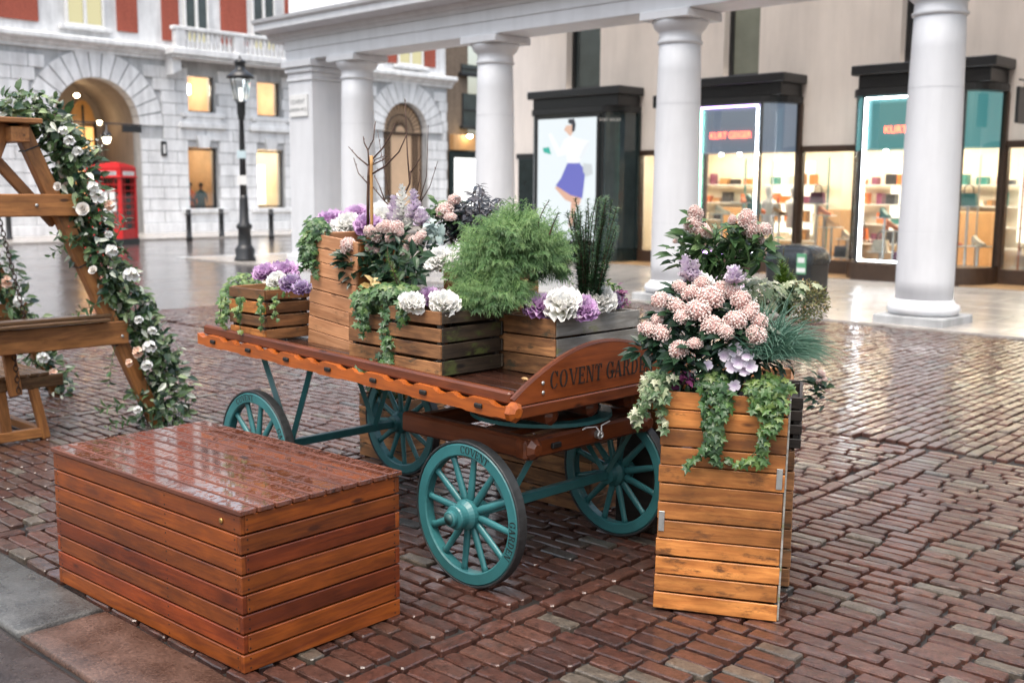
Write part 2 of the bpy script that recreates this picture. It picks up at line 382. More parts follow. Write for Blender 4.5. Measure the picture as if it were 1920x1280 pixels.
M_redbrick = stone('red_brickwork', (.36, .085, .052), .3, .8, 14., .15)
M_stock = stone('brown_stock_brick', (.20, .15, .11), .35, .85, 9., .25)
M_black = plain('black_paint', (.016, .017, .019), .35, 0, .2, 12, .05)
M_dkgreen = plain('black_green_paint', (.012, .022, .024), .22, 0, .2, 8)
M_brownframe = plain('brown_shopfront', (.05, .028, .018), .3, 0, .2, 8)
M_iron = plain('iron', (.03, .028, .027), .5, .6, .3, 30, .2)
M_rust = plain('rusty_chain', (.06, .035, .025), .6, .5, .4, 60, .2)
M_steel = plain('galvanised_steel', (.45, .45, .44), .4, .8, .2, 30)
M_teal = plain('teal_paint', (0.0331, 0.1505, 0.1581), .38, 0, .22, 9, .08, .15)
M_tyre = plain('worn_tyre', (.03, .032, .033), .5, .2, .4, 40, .3)
M_ink = plain('black_stencil', (.012, .010, .009), .6, 0, .3, 50)
M_red = plain('red_enamel', (.55, .012, .015), .3, 0, .1, 5, 0, .3)
M_white = plain('white_paint', (.75, .75, .74), .5, 0, .06, 5)
M_soil = plain('wet_soil', (.022, .015, .011), .7, 0, .5, 60, .9)
M_glass = glassmat('window_glass'); M_glassd = glassmat('shop_glass', (.92, .95, .95), .10)
M_darkglass = plain('dark_glass', (.035, .05, .055), .08, 0, .3, 1.5, 0, 0, .8)
M_box = wood('stained_cedar', (0.3179, 0.0752, 0.0076), (0.1445, 0.0283, 0.0042), .45, 1., None, 0, .45, .34, .06)
M_boxd = wood('dark_stained_cedar', (0.2426, 0.0424, 0.0046), (0.1103, 0.0160, 0.0025), .45, 1., None, 0, .45, .34, .06)
M_boxtop = wood('wet_cedar_top', (0.1725, 0.0540, 0.0270), (0.0825, 0.0255, 0.0150), .3, 1., None, 0, .3, .2, 0, True)
M_pine = wood('pine_boards', (0.6042, 0.2437, 0.0628), (0.3283, 0.1037, 0.0228), .5, 1., (0.1444, 0.0548, 0.0174), .32, .55, .5)
M_pale = wood('pale_pine', (0.6318, 0.3220, 0.1641), (0.4252, 0.1884, 0.0851), .55, 1., (0.1944, 0.0972, 0.0486), .05, .25, .18)
M_crate = wood('weathered_crate', (0.4682, 0.2194, 0.0849), (0.1463, 0.0615, 0.0263), .6, 1.3, (0.0513, 0.0410, 0.0234), .30, .55, .4)
M_mossy = wood('mossy_crate', (0.0900, 0.0600, 0.0336), (0.0168, 0.0120, 0.0084), .55, 1.3, (0.0660, 0.0792, 0.0216), .22, .65, .45)
M_grey = wood('grey_crate', (0.4455, 0.4320, 0.3982), (0.2295, 0.2093, 0.1755), .6, 1.2, (0.1620, 0.1755, 0.0675), .16, .4, .2)
M_darkcr = wood('blackened_crate', (.06, .045, .036), (.018, .013, .011), .45, 1.3, None, 0, .5, .4)
M_swing = wood('swing_timber', (0.4774, 0.2009, 0.0597), (0.2237, 0.0836, 0.0269), .42, 1., None, 0, .4, .25, .15)
M_slat = wood('wet_seat_slats', (0.2280, 0.1260, 0.0600), (0.0840, 0.0408, 0.0204), .3, 1., (0.0600, 0.0480, 0.0240), .2, .4, .25, .2)
M_rail = wood('cart_rail', (0.4888, 0.1235, 0.0165), (0.3087, 0.0683, 0.0105), .36, .6, None, 0, .3, .12, .12)
M_cart = wood('cart_mahogany', (0.1786, 0.0435, 0.0104), (0.0868, 0.0190, 0.0059), .4, .6, None, 0, .35, .15, .08)
M_deck = wood('wet_deck', (0.0600, 0.0216, 0.0132), (0.0216, 0.0096, 0.0072), .2, .8, None, 0, .4, .25, .3)
M_bamboo = plain('bamboo', (.46, .24, .08), .5, 0, .25, 40)
M_bark = plain('bark', (.075, .038, .026), .7, 0, .4, 60, .6)
# ------------------------------------------------------------------ the ground
U0, U1, V0, V1 = -14.5, 1.2, 1.0, 13.85
gm = MB()
Z0, Z1 = -.026, -.004
def pv(u, v, z): return PAV.w(u, v, z)
o_ = [(-300, -300), (300, -300), (300, 300), (-300, 300)]; i_ = [(U0, V0), (U1, V0), (U1, V1), (U0, V1)]
V = [pv(a, b, Z1) for a, b in o_] + [pv(a, b, Z1) for a, b in i_] + [pv(a, b, Z0) for a, b in i_]
F = [[k, (k+1) % 4, 4+(k+1) % 4, 4+k] for k in range(4)] + [[4+k, 4+(k+1) % 4, 8+(k+1) % 4, 8+k] for k in range(4)] + [[8, 9, 10, 11]]
me = mkmesh('ground', V, F, M_far); me.materials.append(M_grout)
for p in list(me.polygons)[4:]: p.material_index = 1
ground = tag(put('ground', me), 'wet red brick paving of the open square', None, None, 'structure')
# brick templates: rounded, uneven blocks
def brick_tmpl(seed, hi):
    r = random.Random(seed); L, W = .205, .074
    if hi: pts = [(-.5, -.36), (-.475, -.49), (-.15, -.5), (.18, -.5), (.475, -.485), (.5, -.34), (.5, .36), (.475, .49), (.12, .5), (-.2, .5), (-.475, .485), (-.5, .34)]
    else: pts = [(-.5, -.38), (-.46, -.5), (.46, -.5), (.5, -.38), (.5, .38), (.46, .5), (-.46, .5), (-.5, .38)]
    j = .036
    P = [((x + r.uniform(-j, j)*.6)*L, (y + r.uniform(-j, j)*1.6)*W) for x, y in pts]; n = len(P)
    V = [(x*1.02, y*1.03, -.03) for x, y in P] + [(x, y, -.0055 + r.uniform(-.0018, .0012)) for x, y in P] + [(x*.955, y*.885, r.uniform(-.0008, .0014)) for x, y in P]
    F = [[i, (i+1) % n, n+(i+1) % n, n+i] for i in range(n)] + [[n+i, n+(i+1) % n, 2*n+(i+1) % n, 2*n+i] for i in range(n)]
    V.append((0, 0, r.uniform(.0, .0016))); F += [[2*n+i, 2*n+(i+1) % n, 3*n] for i in range(n)]
    return V, F
TH = [brick_tmpl(i, True) for i in range(14)]; TL = [brick_tmpl(50+i, False) for i in range(8)]
MESH_H = [mkmesh('brick', v, f, M_brick, False) for v, f in TH]
spots = []
def lay(u, v, ang, sl, sw):
    spots.append((u, v, ang, sl, sw))
SEP = (-2.93, -5.55, -8.15, -10.75)
v = 2.05 + .046
while v < 7.28:
    u = U0 + R.uniform(0, .2)
    while u < U1:
        L = R.uniform(.15, .235) if R.random() < .3 else R.uniform(.19, .222)
        c = u + L/2
        for s in SEP:
            if abs(c - s) < L/2 + .052:
                if c < s: L = max(.0, (s - .052) - u)
                else: u = s + .055
                c = u + L/2
        if L > .06: lay(c, v + R.uniform(-.004, .004), R.uniform(-.025, .025), (L - .019)/.205, R.uniform(.90, 1.02))
        u += max(L, .01) + .004
    v += .0905
for s in SEP:
    v = 2.08
    while v < 7.25:
        L = R.uniform(.17, .23); lay(s + R.uniform(-.005, .005), v + L/2, pi/2 + R.uniform(-.03, .03), (L-.016)/.205, 1.02); v += L + .006
u = U0 + .05
while u < U1:                       # beyond the joint line the courses turn across
    v = 7.33 + R.uniform(0, .15)
    while v < V1 - .1:
        L = R.uniform(.18, .225); lay(u + R.uniform(-.004, .004), v + L/2, pi/2 + R.uniform(-.025, .025), (L-.014)/.205, R.uniform(.94, 1.04)*1.08); v += L + .004
    u += .0985
cand = []
hide = []
for k, (u, v, a, sl, sw) in enumerate(spots):
    P = pv(u, v, 0); x, y, d = proj(P)
    ok = 10 < x < 1910 and 380 < y < 1290 and d > 0
    # covered by the bench box or the front planter
    if ok and (110 < x < 745 and y < 1150 and y > 800 and x + y*.0 < 745): ok = ok and not (v < 2.95 and -4.7 < u < -2.6)
    area = (2041/d)**2 * CAMH/d if d > 0 else 0
    cand.append((-area if ok else 0, k))
cand.sort(); single = {k for a, k in cand[:300] if a < 0}
mass = MB(); skipped = 0
for k, (u, v, a, sl, sw) in enumerate(spots):
    P = pv(u, v, 0); x, y, d = proj(P)
    if not (-160 < x < 2080 and y < 1420): continue
    z = .0015*sin(u*3.1+v*1.7) + R.uniform(-.004, .004) + .006*noise.noise((u*.5, v*.5, 0))
    M = PAV.M @ T(u, v, z) @ RZ(a) @ Matrix.Rotation(R.uniform(-.02, .02), 4, 'X') @ Matrix.Diagonal((sl, sw, 1, 1))
    if k in single: put('brick', MESH_H[R.randrange(14)], ground, M)
    else:
        t = TH[R.randrange(14)] if d < 6.5 else TL[R.randrange(8)]
        mass.add(t[0], t[1], M, R.random())
mo = mass.build('brick_mass', M_brickA, ground, None, False, True); tag(mo, kind='stuff')
# granite kerb slabs by the wooden box
def slab(u0, u1, v0, v1, mat):
    r = R; n = []
    for (a, b, c, d) in ((u0, v0, u1, v0), (u1, v0, u1, v1), (u1, v1, u0, v1), (u0, v1, u0, v0)):
        for i in range(6):
            t = i/6; n.append((a+(c-a)*t + r.uniform(-.006, .006), b+(d-b)*t + r.uniform(-.006, .006)))
    cu, cv = (u0+u1)/2, (v0+v1)/2; k = len(n)
    V = [(x, y, -.04) for x, y in n] + [(x, y, -.006) for x, y in n] + [(cu+(x-cu)*.965, cv+(y-cv)*.93, .002) for x, y in n] + [(cu, cv, .005)]
    F = [[i, (i+1) % k, k+(i+1) % k, k+i] for i in range(k)] + [[k+i, k+(i+1) % k, 2*k+(i+1) % k, 2*k+i] for i in range(k)] + [[2*k+i, 2*k+(i+1) % k, 3*k] for i in range(k)]
    put('paving_slab', mkmesh('paving_slab', V, F, mat, True), ground, PAV.M)
uu = -7.0
for L, m in ((1.35, M_gran3), (1.42, M_gran2), (1.62, M_gran1), (1.4, M_gran2), (1.3, M_gran1)):
    slab(uu + .012, uu + L - .012, 1.685, 2.035, m); uu += L
for a, b, m in ((-6.9, -5.0, M_gran2), (-4.98, -3.4, M_gran3), (-3.38, -2.0, M_gran1)): slab(a, b, 1.02, 1.655, m)
# flagstones of the arcade floor and of the far pavement
arcf = tag(put('arcade_pavement', None, None, COLN.M), 'pale wet flagstone floor under the colonnade', None, None, 'structure')
x = -22.0; row = 0
yy = -.62
for row in range(9):
    h = .34 if row == 0 else .95
    x = -18.5 - R.uniform(0, .6)
    while x < 7.5:
        L = R.uniform(1.2, 1.7) if row == 0 else R.uniform(.9, 1.5)
        sbox(arcf, 'flagstone', M_flag, x + .004, x + L - .004, yy + .004, yy + h - .004, -.1, .03 + R.uniform(-.0015, .0015)); x += L
    yy += h
fb = MB(); fb.box(-19.2, 9, -.6, 9.5, -.12, .012); fb.build('pavement_bed', M_portb, arcf)
farp = tag(put('pavement', None, None, FAC.M), 'pale kerbed pavement along the stone building', None, None, 'structure')
x = -17.
while x < 16:
    L = R.uniform(1.3, 2.0); sbox(farp, 'kerb_stone', M_flag, x+.004, x+L-.004, -4.55, -4.2, -.1, .06); x += L
fb = MB(); fb.box(-17, 16, -4.195, .2, -.1, .055); fb.build('pavement_bed', M_flag, farp)
# ------------------------------------------------------------------ the stone building across the square
def subtract(iv, cuts):
    out = [iv]
    for a, b in cuts:
        nx = []
        for p, q in out:
            if b <= p or a >= q: nx.append((p, q)); continue
            if a - p > .12: nx.append((p, a))
            if q - b > .12: nx.append((b, q))
        out = nx
    return out
bld = thing('stone_building', 'pale stone building with arched entrance, balcony and red brick upper floor', 'building', FAC.M)
WIN = [(-1.86, -.55, .98, 3.3), (1.28, 2.6, .98, 3.3), (-1.78, -.62, 4.68, 6.14), (1.36, 2.5, 4.68, 6.14)]
ARCH = [(-5.5, 1.64, 4.07), (9.37, 1.34, 4.39)]
# backing wall with openings (front face at y=.06, blocks stand proud of it)
CS = .455; Zb = .42; NC = 13
def cuts_at(z0, z1, extra=0.):
    c = []
    for a, b, s, t in WIN:
        if z1 > s + .02 and z0 < t - .02: c.append((a, b))
    for cx, r, sp in ARCH:
        rr = r + extra; zm = max(z0, min(z1, sp))
        zt = (z0 + z1)/2
        if zt <= sp: c.append((cx - (r if zt < sp - .3 else rr), cx + (r if zt < sp - .3 else rr)))
        elif zt < sp + rr: h = sqrt(max(0, rr*rr - (max(z0, sp) - sp)**2)); c.append((cx - h, cx + h))
    return c
bw = MB()
zz = [0, .42] + [Zb + CS*i for i in range(1, NC+1)]
fine = []
z = 0.
while z < 6.6: fine.append((z, min(z + .152, 6.62))); z += .152
for z0, z1 in fine:
    c = []
    for a, b, s, t in WIN:
        if z1 > s + .08 and z0 < t - .08: c.append((a, b))
    for cx, r, sp in ARCH:
        if z0 < sp: c.append((cx - r, cx + r))
        elif z0 < sp + r: h = sqrt(r*r - (z0 - sp)**2); c.append((cx - h, cx + h))
    for p, q in subtract((-17, 12.0), c): bw.box(p, q, .05, .55, z0, z1 + .001, .001)
bw.box(11.6, 12.0, .551, 14, 0, 11, .01)
bw.build('wall', M_portb, bld)
for i in range(NC):
    z0, z1 = Zb + CS*i + .012, Zb + CS*(i+1) - .012
    x = -10.4 - (i % 2)*.62
    while x < 11.98:
        L = 1.24
        for p, q in subtract((x + .012, min(x + L - .012, 11.98)), [(a-.03, b+.03) for a, b in cuts_at(z0, z1, .95)]):
            if q - p > .1: sbox(bld, 'stone_block', M_port, p, q, -.015 + R.uniform(-.006, .006), .06, z0, z1)
        x += L
pl = MB()
for p, q in subtract((-17, 12.03), [(cx - r, cx + r) for cx, r, sp in ARCH]): pl.box(p, q, -.09, .06, 0, .41, .02)
pl.build('plinth', M_port, bld)
for cx, r, sp in ARCH:                      # arch stones
    N = 15
    for k in range(N):
        a0, a1 = pi*k/N + .012, pi*(k+1)/N - .012; V = []; ro = r + .95
        sub = [a0 + (a1-a0)*t/3 for t in range(4)]
        poly = [(cx + r*cos(a), sp + r*sin(a)) for a in sub] + [(cx + ro*cos(a), sp + ro*sin(a)) for a in sub[::-1]]
        mb = MB(); mb.prism(poly, -.02 + R.uniform(-.005, .005), .5); mb.build('arch_stone', M_port, bld)
def cornice(parent, x0, x1, z, h, out, mat, name='cornice', M=None):
    prof = [(.2, z), (-.04, z), (-.04, z+h*.22), (-out*.35, z+h*.3), (-out*.4, z+h*.48), (-out*.9, z+h*.6), (-out, z+h*.66), (-out, z+h*.92), (-out*.9, z+h), (.2, z+h)]
    mb = MB(); mb.strip(prof, x0, x1); return mb.build(name, mat, parent, M)
cornice(bld, -17, -2.75, 6.56, .5, .4, M_port); cornice(bld, 5.2, 12.3, 6.56, .5, .4, M_port)
sl = MB(); sl.box(-2.9, 5.4, -.95, .3, 6.72, 6.98, .03); sl.box(-2.8, 5.3, -.85, .3, 6.62, 6.72, .02); sl.build('balcony_slab', M_port, bld)
for x in (-2.55, 5.0): 
    mb = MB(); mb.prism([(-.18, 6.62), (.18, 6.62), (.18, 6.2), (-.18, 6.0)], -.55, .05, T(x, 0, 0)); mb.build('balcony_bracket', M_port, bld)
rl = MB(); rl.box(-2.85, 5.35, -.92, -.62, 7.62, 7.76, .02); rl.build('balcony_rail', M_port, bld)
bp = [(.055, 0), (.075, .03), (.05, .06), (.085, .17), (.075, .24), (.04, .38), (.05, .5), (.075, .56), (.06, .62)]
bal = MB().lathe(bp, 10).mesh('baluster', M_port, True)
x = -2.75; k = 0
while x < 5.3:
    if k % 11 == 0 or k == 0:
        box(bld, 'balcony_pier', M_port, x-.02, x + .4, -.9, -.64, 6.982, 7.62, .01); x += .55
    else: put('baluster', bal, bld, T(x, -.77, 6.99)); x += .2
    k += 1
# upper floor: red brick panels between stone strips, tall windows
up = MB(); up.box(-17, 12.0, .12, .5, 7.06, 11.5, .01); up.build('upper_wall', M_port, bld)
for a, b in ((-9.6, -7.45), (-4.55, -3.75), (-2.75, -2.05), (-.2, .98), (2.85, 3.6), (5.4, 6.2), (8.3, 8.9), (10.6, 11.3)):
    box(bld, 'brick_panel', M_redbrick, a, b, .05, .2, 7.45 if a > 5 or a < -3 else 7.3, 11.4, .005)
def sash(x0, x1, z0, z1, blind=True, fm=M_white):
    wf = MB()
    for p in ((x0, x0+.1), (x1-.1, x1), ((x0+x1)/2-.06, (x0+x1)/2+.06)): wf.box(p[0], p[1], .0, .11, z0, z1, .008)
    wf.box(x0+.101, x1-.101, .005, .105, z0, z0+.1, .008); w_ = wf.build('window', fm, bld)
    box(w_, 'pane', M_darkglass, x0+.1, x1-.1, .06, .075, z0+.1, z1, .001)
    if blind:
        for a, b in ((x0+.12, (x0+x1)/2-.08), ((x0+x1)/2+.08, x1-.12)): box(w_, 'blind', M_blind, a, b, .048, .056, z0+.11, z0+.55 if blind != 2 else z1, .001)
    box(w_, 'sill', M_port, x0-.25, x1+.25, -.12, .1, z0-.14, z0, .02)
M_blind = emit('lit_blind', (.85, .78, .45), .35)
sash(-6.5, -5.05, 7.45, 11.2, 2); sash(-1.85, -.75, 7.25, 11.2, 1); sash(1.2, 2.35, 7.25, 11.2, 1); sash(8.95, 10.5, 7.4, 11.2, 2)
# lit shop windows, each with its room
M_warm = plain('warm_shop_wall', (.62, .45, .29), .6, 0, .25, 1.2)
M_warmw = plain('pale_shop_wall', (.8, .68, .5), .6, 0, .1, 1.2)
M_lamp = emit('shop_ceiling_light', (1., .82, .58), 8.); M_lampw = emit('white_shop_light', (1., .9, .74), 11.)
M_lampo = emit('amber_light', (1., .55, .2), 4.)
def room(x0, x1, z0, z1, wallm, lampm, dep=3.4):
    r = MB(); e = .5
    r.box(x0-e, x1+e, dep, dep+.1, z0-.2, z1+.3, .001); r.box(x0-e-.1, x0-e, .56, dep, z0-.2, z1+.3, .001); r.box(x1+e, x1+e+.1, .56, dep, z0-.2, z1+.3, .001)
    r.box(x0-e, x1+e, .56, dep, z0-.3, z0-.2, .001); r.box(x0-e, x1+e, .56, dep, z1+.3, z1+.4, .001); o = r.build('shop_room', wallm, bld)
    l = MB(); l.box(x0-.1, x1+.1, 1.0, 1.35, z1+.22, z1+.27, .002); l.box(x0-.1, x1+.1, 2.3, 2.6, z1+.22, z1+.27, .002); l.build('ceiling_light', lampm, o)
    return o
rms = []
for k, (a, b, s, t) in enumerate(WIN):
    rms.append(room(a, b, s if k > 1 else .35, t, M_warm if k != 1 else M_warmw, M_lamp if k != 1 else M_lampw))
    f = MB()
    f.box(a, a+.07, .2, .3, s, t, .005); f.box(b-.07, b, .2, .3, s, t, .005); f.box(a+.071, b-.071, .2, .3, t-.07, t, .005); f.box(a+.071, b-.071, .2, .3, s, s+.07, .005)
    w_ = f.build('shop_window', M_black, bld); box(w_, 'pane', M_glass, a+.07, b-.07, .245, .255, s+.07, t-.07, .001)
    sm = MB(); sm.box(a-.35, b+.35, -.13, .1, s-.2, s-.02, .02); sm.build('sill', M_port, w_)
    if k > 1: 
        sm = MB(); sm.box(a-.45, b+.45, -.16, .1, s-.62, s-.4, .03); sm.prism([(a-.3, s-.4), (b+.3, s-.4), (b+.12, s-.2), (a-.12, s-.2)], -.1, .1); sm.build('sill_moulding', M_port, w_)
    else:
        sm = MB(); cx = (a+b)/2; sm.prism([(cx-.32, t+.5), (cx+.32, t+.5), (cx+.2, t+.02), (cx-.2, t+.02)], -.1, .1); sm.build('keystone', M_port, w_)
# white poster panel in the second window
box(rms[1], 'display_panel', emit('lit_display', (1., .93, .8), 1.6), 1.45, 2.5, 1.3, 1.36, 1.1, 2.75, .005)
box(rms[0], 'counter', plain('oak', (.45, .24, .09), .4), -1.95, -.6, 1.2, 1.7, .8, 1.15, .02)
for k, (x0, x1) in enumerate(((-1.75, -.75), (1.4, 2.4))): box(rms[2+k], 'tube_light', M_lampw, x0 if k == 0 else 2.05, x1 if k == 0 else 2.2, 1.6, 1.7, 5.5 if k == 0 else 4.8, 5.9, .01)
# entrance passage behind the big arch
cx, r, sp = ARCH[0]
M_pass = stone('passage_plaster', (.30, .235, .19), .12, .7, 1.5, .15)
ps = MB(); 
for a0 in range(16):
    t0, t1 = pi*a0/16, pi*(a0+1)/16
    ps.prism([(cx+r*1.02*cos(t0), sp+r*1.02*sin(t0)), (cx+r*1.02*cos(t1), sp+r*1.02*sin(t1)), (cx+r*1.15*cos(t1), sp+r*1.15*sin(t1)), (cx+r*1.15*cos(t0), sp+r*1.15*sin(t0))], .5, 3.0)
ps.box(cx-r-.3, cx-r-.02, .56, 3.0, 0, sp, .001); ps.box(cx+r+.02, cx+r+.3, .56, 3.0, 0, sp, .001); ps.box(cx-r-.3, cx+r+.3, 3.0, 3.2, 0, 6.4, .001)
pso = ps.build('passage', M_pass, bld)
for s in (-1, 1):                            # inner glazed arches, lit from behind
    ax = cx + s*.82; w2 = .5
    poly = [(ax-w2, .1), (ax+w2, .1), (ax+w2, 4.1)] + [(ax + w2*cos(pi*k/10), 4.1 + 1.0*sin(pi*k/10)) for k in range(1, 10)] + [(ax-w2, 4.1)]
    g = MB(); g.prism(poly, 2.9, 2.96); go = g.build('inner_arch_window', plain('amber_glow_glass', (.5, .25, .08), .3), pso)
    for xx in (ax-w2, ax-.03, ax+w2-.06): box(go, 'glazing_bar', M_black, xx, xx+.07, 2.84, 2.9, .1, 4.9 if abs(xx-ax) < .1 else 4.3, .004)
    for zz_ in (2.5, 4.1): box(go, 'transom', M_black, ax-w2, ax+w2, 2.83, 2.9, zz_, zz_ + (.45 if zz_ == 2.5 else .07), .004)
    box(go, 'lit_glass', emit('amber_window_glow', (1., .5, .16), .8), ax-w2+.12, ax+w2-.12, 2.86, 2.88, 2.98, 4.08, .002)
    box(go, 'lit_glass', emit('amber_window_low', (1., .6, .25), .45), ax-w2+.12, ax+w2-.12, 2.86, 2.88, .5, 2.46, .002)
for px, py in ((144, 183), (187, 234), (241, 297)):
    h = FAC.hit(px, py, 2.0); mb = MB(); mb.lathe([(.03, 0), (.09, .03), (.11, .08), (.06, .14)], 12); mb.build('passage_lamp', emit('lamp_glow', (1., .8, .5), 14.), pso, T(h.x, 2.0, h.z))
# arched door on the far stretch
cx, r, sp = ARCH[1]
M_door = plain('cream_door', (.58, .40, .26), .5, 0, .08, 3)
poly = [(cx-r, .1), (cx+r, .1)] + [(cx + r*cos(pi*k/20), sp + r*sin(pi*k/20)) for k in range(21)]
g = MB(); g.prism(poly, .42, .5); do = g.build('arched_door', M_door, bld)
for k in range(1, 18):                       # fanlight bars
    a = pi*k/18; mb = MB(); mb.tube([(cx+.35*cos(a), .4, sp+.35*sin(a)), (cx+(r-.06)*cos(a), .4, sp+(r-.06)*sin(a))], .022, 5); mb.build('fanlight_bar', M_brownframe, do)
for rr in (.34, .8, r-.05):
    mb = MB(); mb.tube([(cx+rr*cos(pi*k/20), .4, sp+rr*sin(pi*k/20)) for k in range(21)], .028, 5); mb.build('fanlight_ring', M_brownframe, do)
box(do, 'transom', M_brownframe, cx-r, cx+r, .34, .42, sp-.12, sp, .01)
for xx in (-1.3, -1.0, -.85, -.7, .7, .85, 1.0, 1.2): box(do, 'glazing_bar', M_brownframe, cx+xx, cx+xx+.07, .36, .42, .2, sp-.12, .005)
box(do, 'kick_panel', plain('dark_panel', (.12, .09, .07), .4), cx-.6, cx+1.3, .37, .415, .15, .95, .01)
# plaques and the projecting sign
q0 = FAC.hit(302, 265, -.05); q1 = FAC.hit(313, 293, -.05)
pq = thing('wall_lantern_plaque', 'small black framed plaque on the stone wall beside the arch', 'plaque', FAC.M @ T(q0.x, -.05, q1.z))
box(pq, 'frame', M_black, 0, q1.x-q0.x, -.03, .03, 0, q0.z-q1.z, .01); box(pq, 'face', M_white, .07, q1.x-q0.x-.07, -.036, -.031, .1, q0.z-q1.z-.12, .002)
s0 = FAC.hit(130, 228, -.6); s1 = FAC.hit(265, 240, -.6)
sg = thing('iron_sign_bar', 'black iron bar with a hanging lamp across the arch', 'sign bar', FAC.M @ T(s0.x, -.6, s0.z))
mb = MB(); mb.tube([(0, 0, 0), (s1.x-s0.x, 0, 0)], .03, 6); mb.tube([(s1.x-s0.x-.05, 0, 0), (s1.x-s0.x-.05, .6, 0)], .03, 6); mb.build('bar', M_black, sg)
box(sg, 'sign_board', M_black, s1.x-s0.x-.75, s1.x-s0.x, -.03, .03, -.28, -.04, .01)
mb = MB(); mb.lathe([(.03, .0), (.05, -.25), (.16, -.35), (.19, -.5)], 12); mb.build('lamp_hood', M_black, sg, T(1.35, 0, 0), True)
mb = MB(); mb.lathe([(.02, -.72), (.1, -.68), (.15, -.5)], 12); mb.build('lamp_bulb', emit('hanging_lamp_glow', (1, .85, .6), 6.), sg, T(1.35, 0, 0), True)
# ---- the brown brick house in the lane behind
LN = Frame(FAC.w(13.2, 9.0)[:2], FAC.a)
lane = thing('brick_house', 'brown brick house with a lit shopfront in the lane', 'building', LN.M)
mb = MB(); mb.box(-4, 9, 0, 5, 0, 12, .02); mb.build('wall', M_stock, lane)
def lp(px, py, y=0.): 
    h = LN.hit(px, py, y); return h.x, h.z
for (px0, py0, px1, py1) in ((868, 175, 900, 238), (866, 120, 900, 140)):
    x0, z1 = lp(px0, py0); x1, z0 = lp(px1, py1)
    mb = MB(); mb.box(x0-.1, x0, -.08, .05, z0, z1, .01); mb.box(x1, x1+.1, -.08, .05, z0, z1, .01); mb.box(x0, x1, -.08, .05, (z0+z1)/2-.05, (z0+z1)/2+.05, .01); wo_ = mb.build('window', M_black, lane)
    box(wo_, 'pane', M_darkglass, x0, x1, -.03, -.01, z0, z1, .001); box(wo_, 'sill', M_black, x0-.3, x1+.3, -.3, .05, z0-.2, z0, .02)
x0, z1 = lp(843, 252); x1, z0 = lp(905, 284)
box(lane, 'fascia', plain('lit_fascia', (.5, .28, .12), .5), x0, x1+1, -.35, .0, z0, z1, .02)
h = lp(881, 259, -.7); mb = MB(); mb.lathe([(.06, 0), (.16, .06), (.16, .16), (.05, .2)], 10); mb.build('fascia_lamp', emit('spot_lamp', (1, .82, .5), 18.), lane, T(h[0], -.7, h[1]))
x0, z1 = lp(848, 296); x1, z0 = lp(900, 398)
mb = MB(); mb.box(x0-.35, x0, -.2, 0, 0, z1+.4, .02); mb.box(x0, x1+1, -.2, 0, z1+.02, z1+.4, .02); mb.build('shopfront_frame', M_dkgreen, lane)
po = box(lane, 'shop_window', emit('lit_shop_window', (.95, .95, .92), 1.1), x0, x1+1, -.08, -.02, 0.6, z1, .004)
for k in range(14):
    a = R.uniform(x0+.05, x1-.1); zb = R.uniform(.9, z1-.5)
    box(po, 'poster', emit('shop_poster', R.choice([(.8, .15, .1), (.9, .6, .1), (.15, .2, .3), (.9, .85, .7), (.3, .1, .1)]), .4), a, a+R.uniform(.15, .4), -.1-.002*k, -.085-.002*k, zb, zb+R.uniform(.15, .6), .002)
# ------------------------------------------------------------------ the colonnade
arc = thing('arcade_building', 'pale colonnaded market building with round columns and deep cornice', 'building', COLN.M)
SP = 4.129
def colpart():
    pr = [(.365, .34), (.372, .6), (.37, 1.4), (.355, 2.6), (.335, 3.6), (.322, 4.02)]
    sh = MB().lathe(pr, 40).mesh('shaft', M_colst, True)
    bs = MB().lathe([(.40, .14), (.445, .16), (.47, .21), (.455, .27), (.41, .295), (.40, .305), (.385, .33), (.367, .345)], 40).mesh('base_moulding', M_colst, True)
    cp = MB().lathe([(.322, 4.0), (.35, 4.02), (.355, 4.05), (.33, 4.075), (.325, 4.18), (.345, 4.2), (.40, 4.25), (.435, 4.32), (.44, 4.36)], 40).mesh('capital', M_colst, True)
    pl = MB().box(-.48, .48, -.48, .48, .012, .14, .015).mesh('plinth', M_portb)
    ab = MB().box(-.46, .46, -.46, .46, 4.36, 4.49, .012).mesh('abacus', M_colst)
    return sh, bs, cp, pl, ab
CP = colpart()
for k in range(4):
    c = put('column', None, arc, T(-SP*k, 0, 0))
    for n, me in zip(('shaft', 'base_moulding', 'capital', 'plinth', 'abacus'), CP): put(n, me, c)
    for z in (1.25, 2.2, 3.1):               # drum joints
        mb = MB(); mb.tube([((.3725-.012*(z-1))*cos(a*pi/20), (.3725-.012*(z-1))*sin(a*pi/20), z) for a in range(40)], .0015, 4, closed=True); mb.build('drum_joint', M_portb, c)
pr = put('pier', None, arc, T(-13.9, 0.02, 0))
box(pr, 'shaft', M_colst, -.44, .44, -.42, .42, .3, 4.05, .012); box(pr, 'plinth', M_colst, -.52, .52, -.5, .5, 0.02, .3, .02)
mb = MB(); mb.box(-.47, .47, -.45, .45, 4.05, 4.12, .02); mb.box(-.45, .45, -.43, .43, 4.12, 4.22, .01); mb.box(-.5, .5, -.48, .48, 4.22, 4.34, .03); mb.box(-.55, .55, -.53, .53, 4.34, 4.488, .012); mb.build('capital', M_colst, pr)
XL, XR = -14.42, 9.0
mb = MB(); mb.box(XL, XR, -.4, .4, 4.493, 4.72, .006); mb.box(XL-.02, XR, -.42, .42, 4.72, 4.92, .006); mb.build('architrave', M_colst, arc)
prof = [(.4, 4.922), (-.44, 4.922), (-.46, 4.98), (-.52, 5.0), (-.56, 5.08), (-.85, 5.12), (-.87, 5.14), (-.87, 5.26), (-.93, 5.30), (-.95, 5.36), (-.4, 5.42), (.4, 5.42)]
